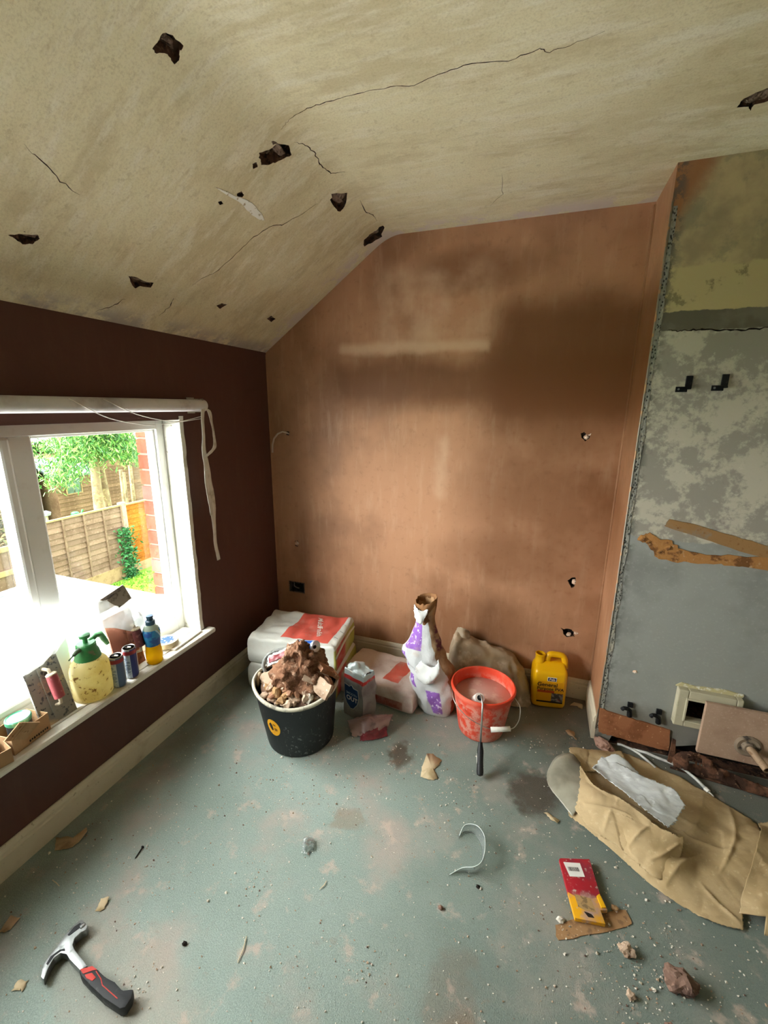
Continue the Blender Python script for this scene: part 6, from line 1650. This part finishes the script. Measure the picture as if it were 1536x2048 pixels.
boughs += [((0, 0, 3.4), (.9, -1.35, 3.15), .7), ((0, 0, 3.3), (.6, -1.45, 2.95), .6), ((0, 0, 3.4), (.9, .75, 3.1), .3), ((0, .2, 3.3), (.5, 1.25, 3.0), .3), ((0, 0, 3.3), (1.0, .1, 3.1), .25)]*3
leafcloud('needle_foliage', 30000, bough, .065, m_ndl, con, 9, 1.3, .2)
for k, (y, h, r_, x) in enumerate(((7.05, 2.22, .05, -10), (7.22, 2.12, .05, -10.1), (7.55, 2.4, .06, -10.2))):
    mb = MB(); mb.tube([(x, y-.02, GZ), (x, y, GZ+h/2), (x, y+.03, GZ+h)], [r_, r_*.95, r_*.9], 10)
    tag(mb.build('cut_pole', m_bark, None, True), ['pale cut trunk pole nearest the conifer behind the orange panel', 'middle pale cut trunk pole behind the orange panel', 'tallest pale cut trunk pole at the brick edge'][k], 'pole', 'cut poles behind the fence')
# dry twiggy shrub
m_tw = [simple('dry_leaf_a', '#87754f', .9), simple('dry_leaf_b', '#6b5a3c', .9), simple('dry_leaf_c', '#737a4c', .9)]
sh_ = thing('dry_shrub', 'pale brown twiggy shrub behind the upright board fence', 'shrub', (-8.6, 3.0, GZ))
leafcloud('twig_foliage', 6000, lambda g: (lambda a, b, r_: Vector((.55*r_*math.cos(a)*math.cos(b), .85*r_*math.sin(a)*math.cos(b), .6+1.75*r_*abs(math.sin(b)))))(g.uniform(0, 6.28), g.uniform(0, 1.57), g.random()**.33), .06, m_tw, sh_, 6)
mb = MB()
mb.tube([(0, 0, 0), (.05, .03, .6), (.0, .1, 1.3)], [.04, .03, .01], 8); mb.build('stem', m_bark, sh_, True)

# sheds
m_sb = simple('brown_shiplap', '#735b46', .9, 0, [(2, '#634d3a', .42, .62), (20, '#856e5a', .56, .7)], (20, .3, .005), rand=.16, spec=0.)
m_sg = simple('green_shiplap', '#627a64', .9, 0, [(2, '#536854', .42, .62), (20, '#738a74', .56, .7)], (20, .3, .005), rand=.16, spec=0.)
m_rf = simple('felt_roof', '#4a5254', .95, 0, [(5, '#5e6668', .45, .65)])
m_rw = simple('pale_roof', '#c9cfd0', .8)
m_pane = simple('dark_pane', '#3a4648', .15, 0, [(3, '#5c6a66', .45, .6)], None, .6)
m_pane2 = simple('bright_pane', '#9db4c0', .15, 0, [(3, '#c0d0d8', .45, .6)], None, .6)
def shed(name, lab, x, y0, y1, depth, eh, rh, bmat, rmat, win, wmat, ridge='y', bd=.13):
    t = thing(name, lab, 'shed', (x, (y0+y1)/2, GZ)); w = y1-y0
    mb = MB(); mb.box(-depth, -.02, -w/2, w/2, 0, eh); mb.build('shed_body', bmat, t)
    nb = int(eh/bd)
    mb0 = MB(); mb0.add([(-.02, -w/2, 0), (.012, -w/2, 0), (.012, w/2, 0), (-.02, w/2, 0), (-.02, -w/2, bd*.96), (-.006, -w/2, bd*.96), (-.006, w/2, bd*.96), (-.02, w/2, bd*.96)], [(0, 3, 2, 1), (4, 5, 6, 7), (0, 1, 5, 4), (1, 2, 6, 5), (2, 3, 7, 6), (3, 0, 4, 7)])
    p = mb0.build('board', bmat, t)
    for k in range(1, nb):
        o = p.copy(); COL.objects.link(o); o.parent = t; o.location = (0, 0, k*bd)
    # side boards
    ms = MB(); ms.add([(-depth, w/2, 0), (-depth, w/2+.012, 0), (0, w/2+.012, 0), (0, w/2, 0), (-depth, w/2, bd*.96), (-depth, w/2+.002, bd*.96), (0, w/2+.002, bd*.96), (0, w/2, bd*.96)], [(0, 3, 2, 1), (4, 5, 6, 7), (0, 1, 5, 4), (1, 2, 6, 5), (2, 3, 7, 6), (3, 0, 4, 7)])
    mr = MB()
    if ridge == 'y':
        mr.add([(.12, -w/2-.1, eh-.03), (.12, w/2+.1, eh-.03), (-depth/2, w/2+.1, eh+rh), (-depth/2, -w/2-.1, eh+rh), (-depth-.12, w/2+.1, eh-.03), (-depth-.12, -w/2-.1, eh-.03),
                (.12, -w/2-.1, eh+.03), (.12, w/2+.1, eh+.03), (-depth/2, w/2+.1, eh+rh+.06), (-depth/2, -w/2-.1, eh+rh+.06), (-depth-.12, w/2+.1, eh+.03), (-depth-.12, -w/2-.1, eh+.03)],
               [(6, 7, 8, 9), (9, 8, 10, 11), (0, 3, 2, 1), (3, 5, 4, 2), (0, 1, 7, 6), (4, 5, 11, 10), (1, 2, 8, 7), (2, 4, 10, 8), (3, 0, 6, 9), (5, 3, 9, 11)])
    mr.build('roof', rmat, t)
    for (ya, yb, za, zb, np_) in win:
        mb = MB(); f = .03
        for a in ((ya-f, ya, za-f, zb+f), (yb, yb+f, za-f, zb+f), (ya, yb, zb, zb+f), (ya, yb, za-f, za)): mb.box(.005, .035, a[0], a[1], a[2], a[3])
        wf = mb.build('window_frame', m_fl if bmat is m_sb else m_sg, t)
        for q in range(np_):
            a = ya+(yb-ya)*q/np_; b = ya+(yb-ya)*(q+1)/np_
            mb = MB(); mb.box(.008, .018, a+.012, b-.012, za, zb); mb.build('pane', wmat, wf)
    return t
shed('garden_shed', 'brown shiplap garden shed with dark two-pane window behind the conifer', -12.5, 6.84, 8.10, 2.6, 1.86, .42, m_sb, m_rf, [(-.34, .12, 1.30, 1.88-.02, 2)], m_pane)
shed('summer_house', 'pale green boarded garden building with bright window at far left', -12.9, 3.2, 6.55, 2.4, 2.35, .35, m_sg, m_rw, [(.55, 1.05, 1.72, 2.2, 1), (-.2, .4, 1.72, 2.2, 1)], m_pane2)
gb = shed('side_building', 'weathered wooden outbuilding gable beyond the conifer trunks', -13.6, 8.3, 11.5, 3.0, 2.3, .5, m_sb, m_rf, [], m_pane)
# small things behind the fence
t = thing('solar_lamp', 'small solar garden lamp beside the brown shed', 'lamp', (-11.6, 5.85, GZ))
mb = MB(); mb.tube([(0, 0, 0), (0, 0, .98)], .035, 8); mb.build('stake', m_conc, t)
mb = MB(); mb.lathe([(.10, .98), (.12, 1.06), (.02, 1.12), (0, 1.12)], 14); mb.build('lamp_head', simple('grey_lamp', '#8c93a0', .4), t)
t = thing('watering_can', 'bright green watering can standing by the brown shed', 'watering can', (-11.0, 6.25, GZ+.80))
mb = MB(); mb.lathe([(.10, 0), (.11, .02), (.10, .22), (.06, .25)], 16); mb.build('can_body', simple('bright_green_plastic', '#2fb54a', .4), t, False, 40)
mb = MB(); mb.tube([(0, .09, .05), (0, .2, .2), (0, .24, .26)], [.03, .02, .03], 8); mb.build('can_spout', bpy.data.materials['bright_green_plastic'], t)
mb = MB(); mb.box(-11.3, -10.7, 5.95, 6.6, GZ, GZ+.80, None, .02); tag(mb.build('planter', simple('terracotta_planter', '#a8623c', .85, 0, [(6, '#8c5234', .45, .62)]), None), 'reddish brown raised planter in front of the brown shed', 'planter')
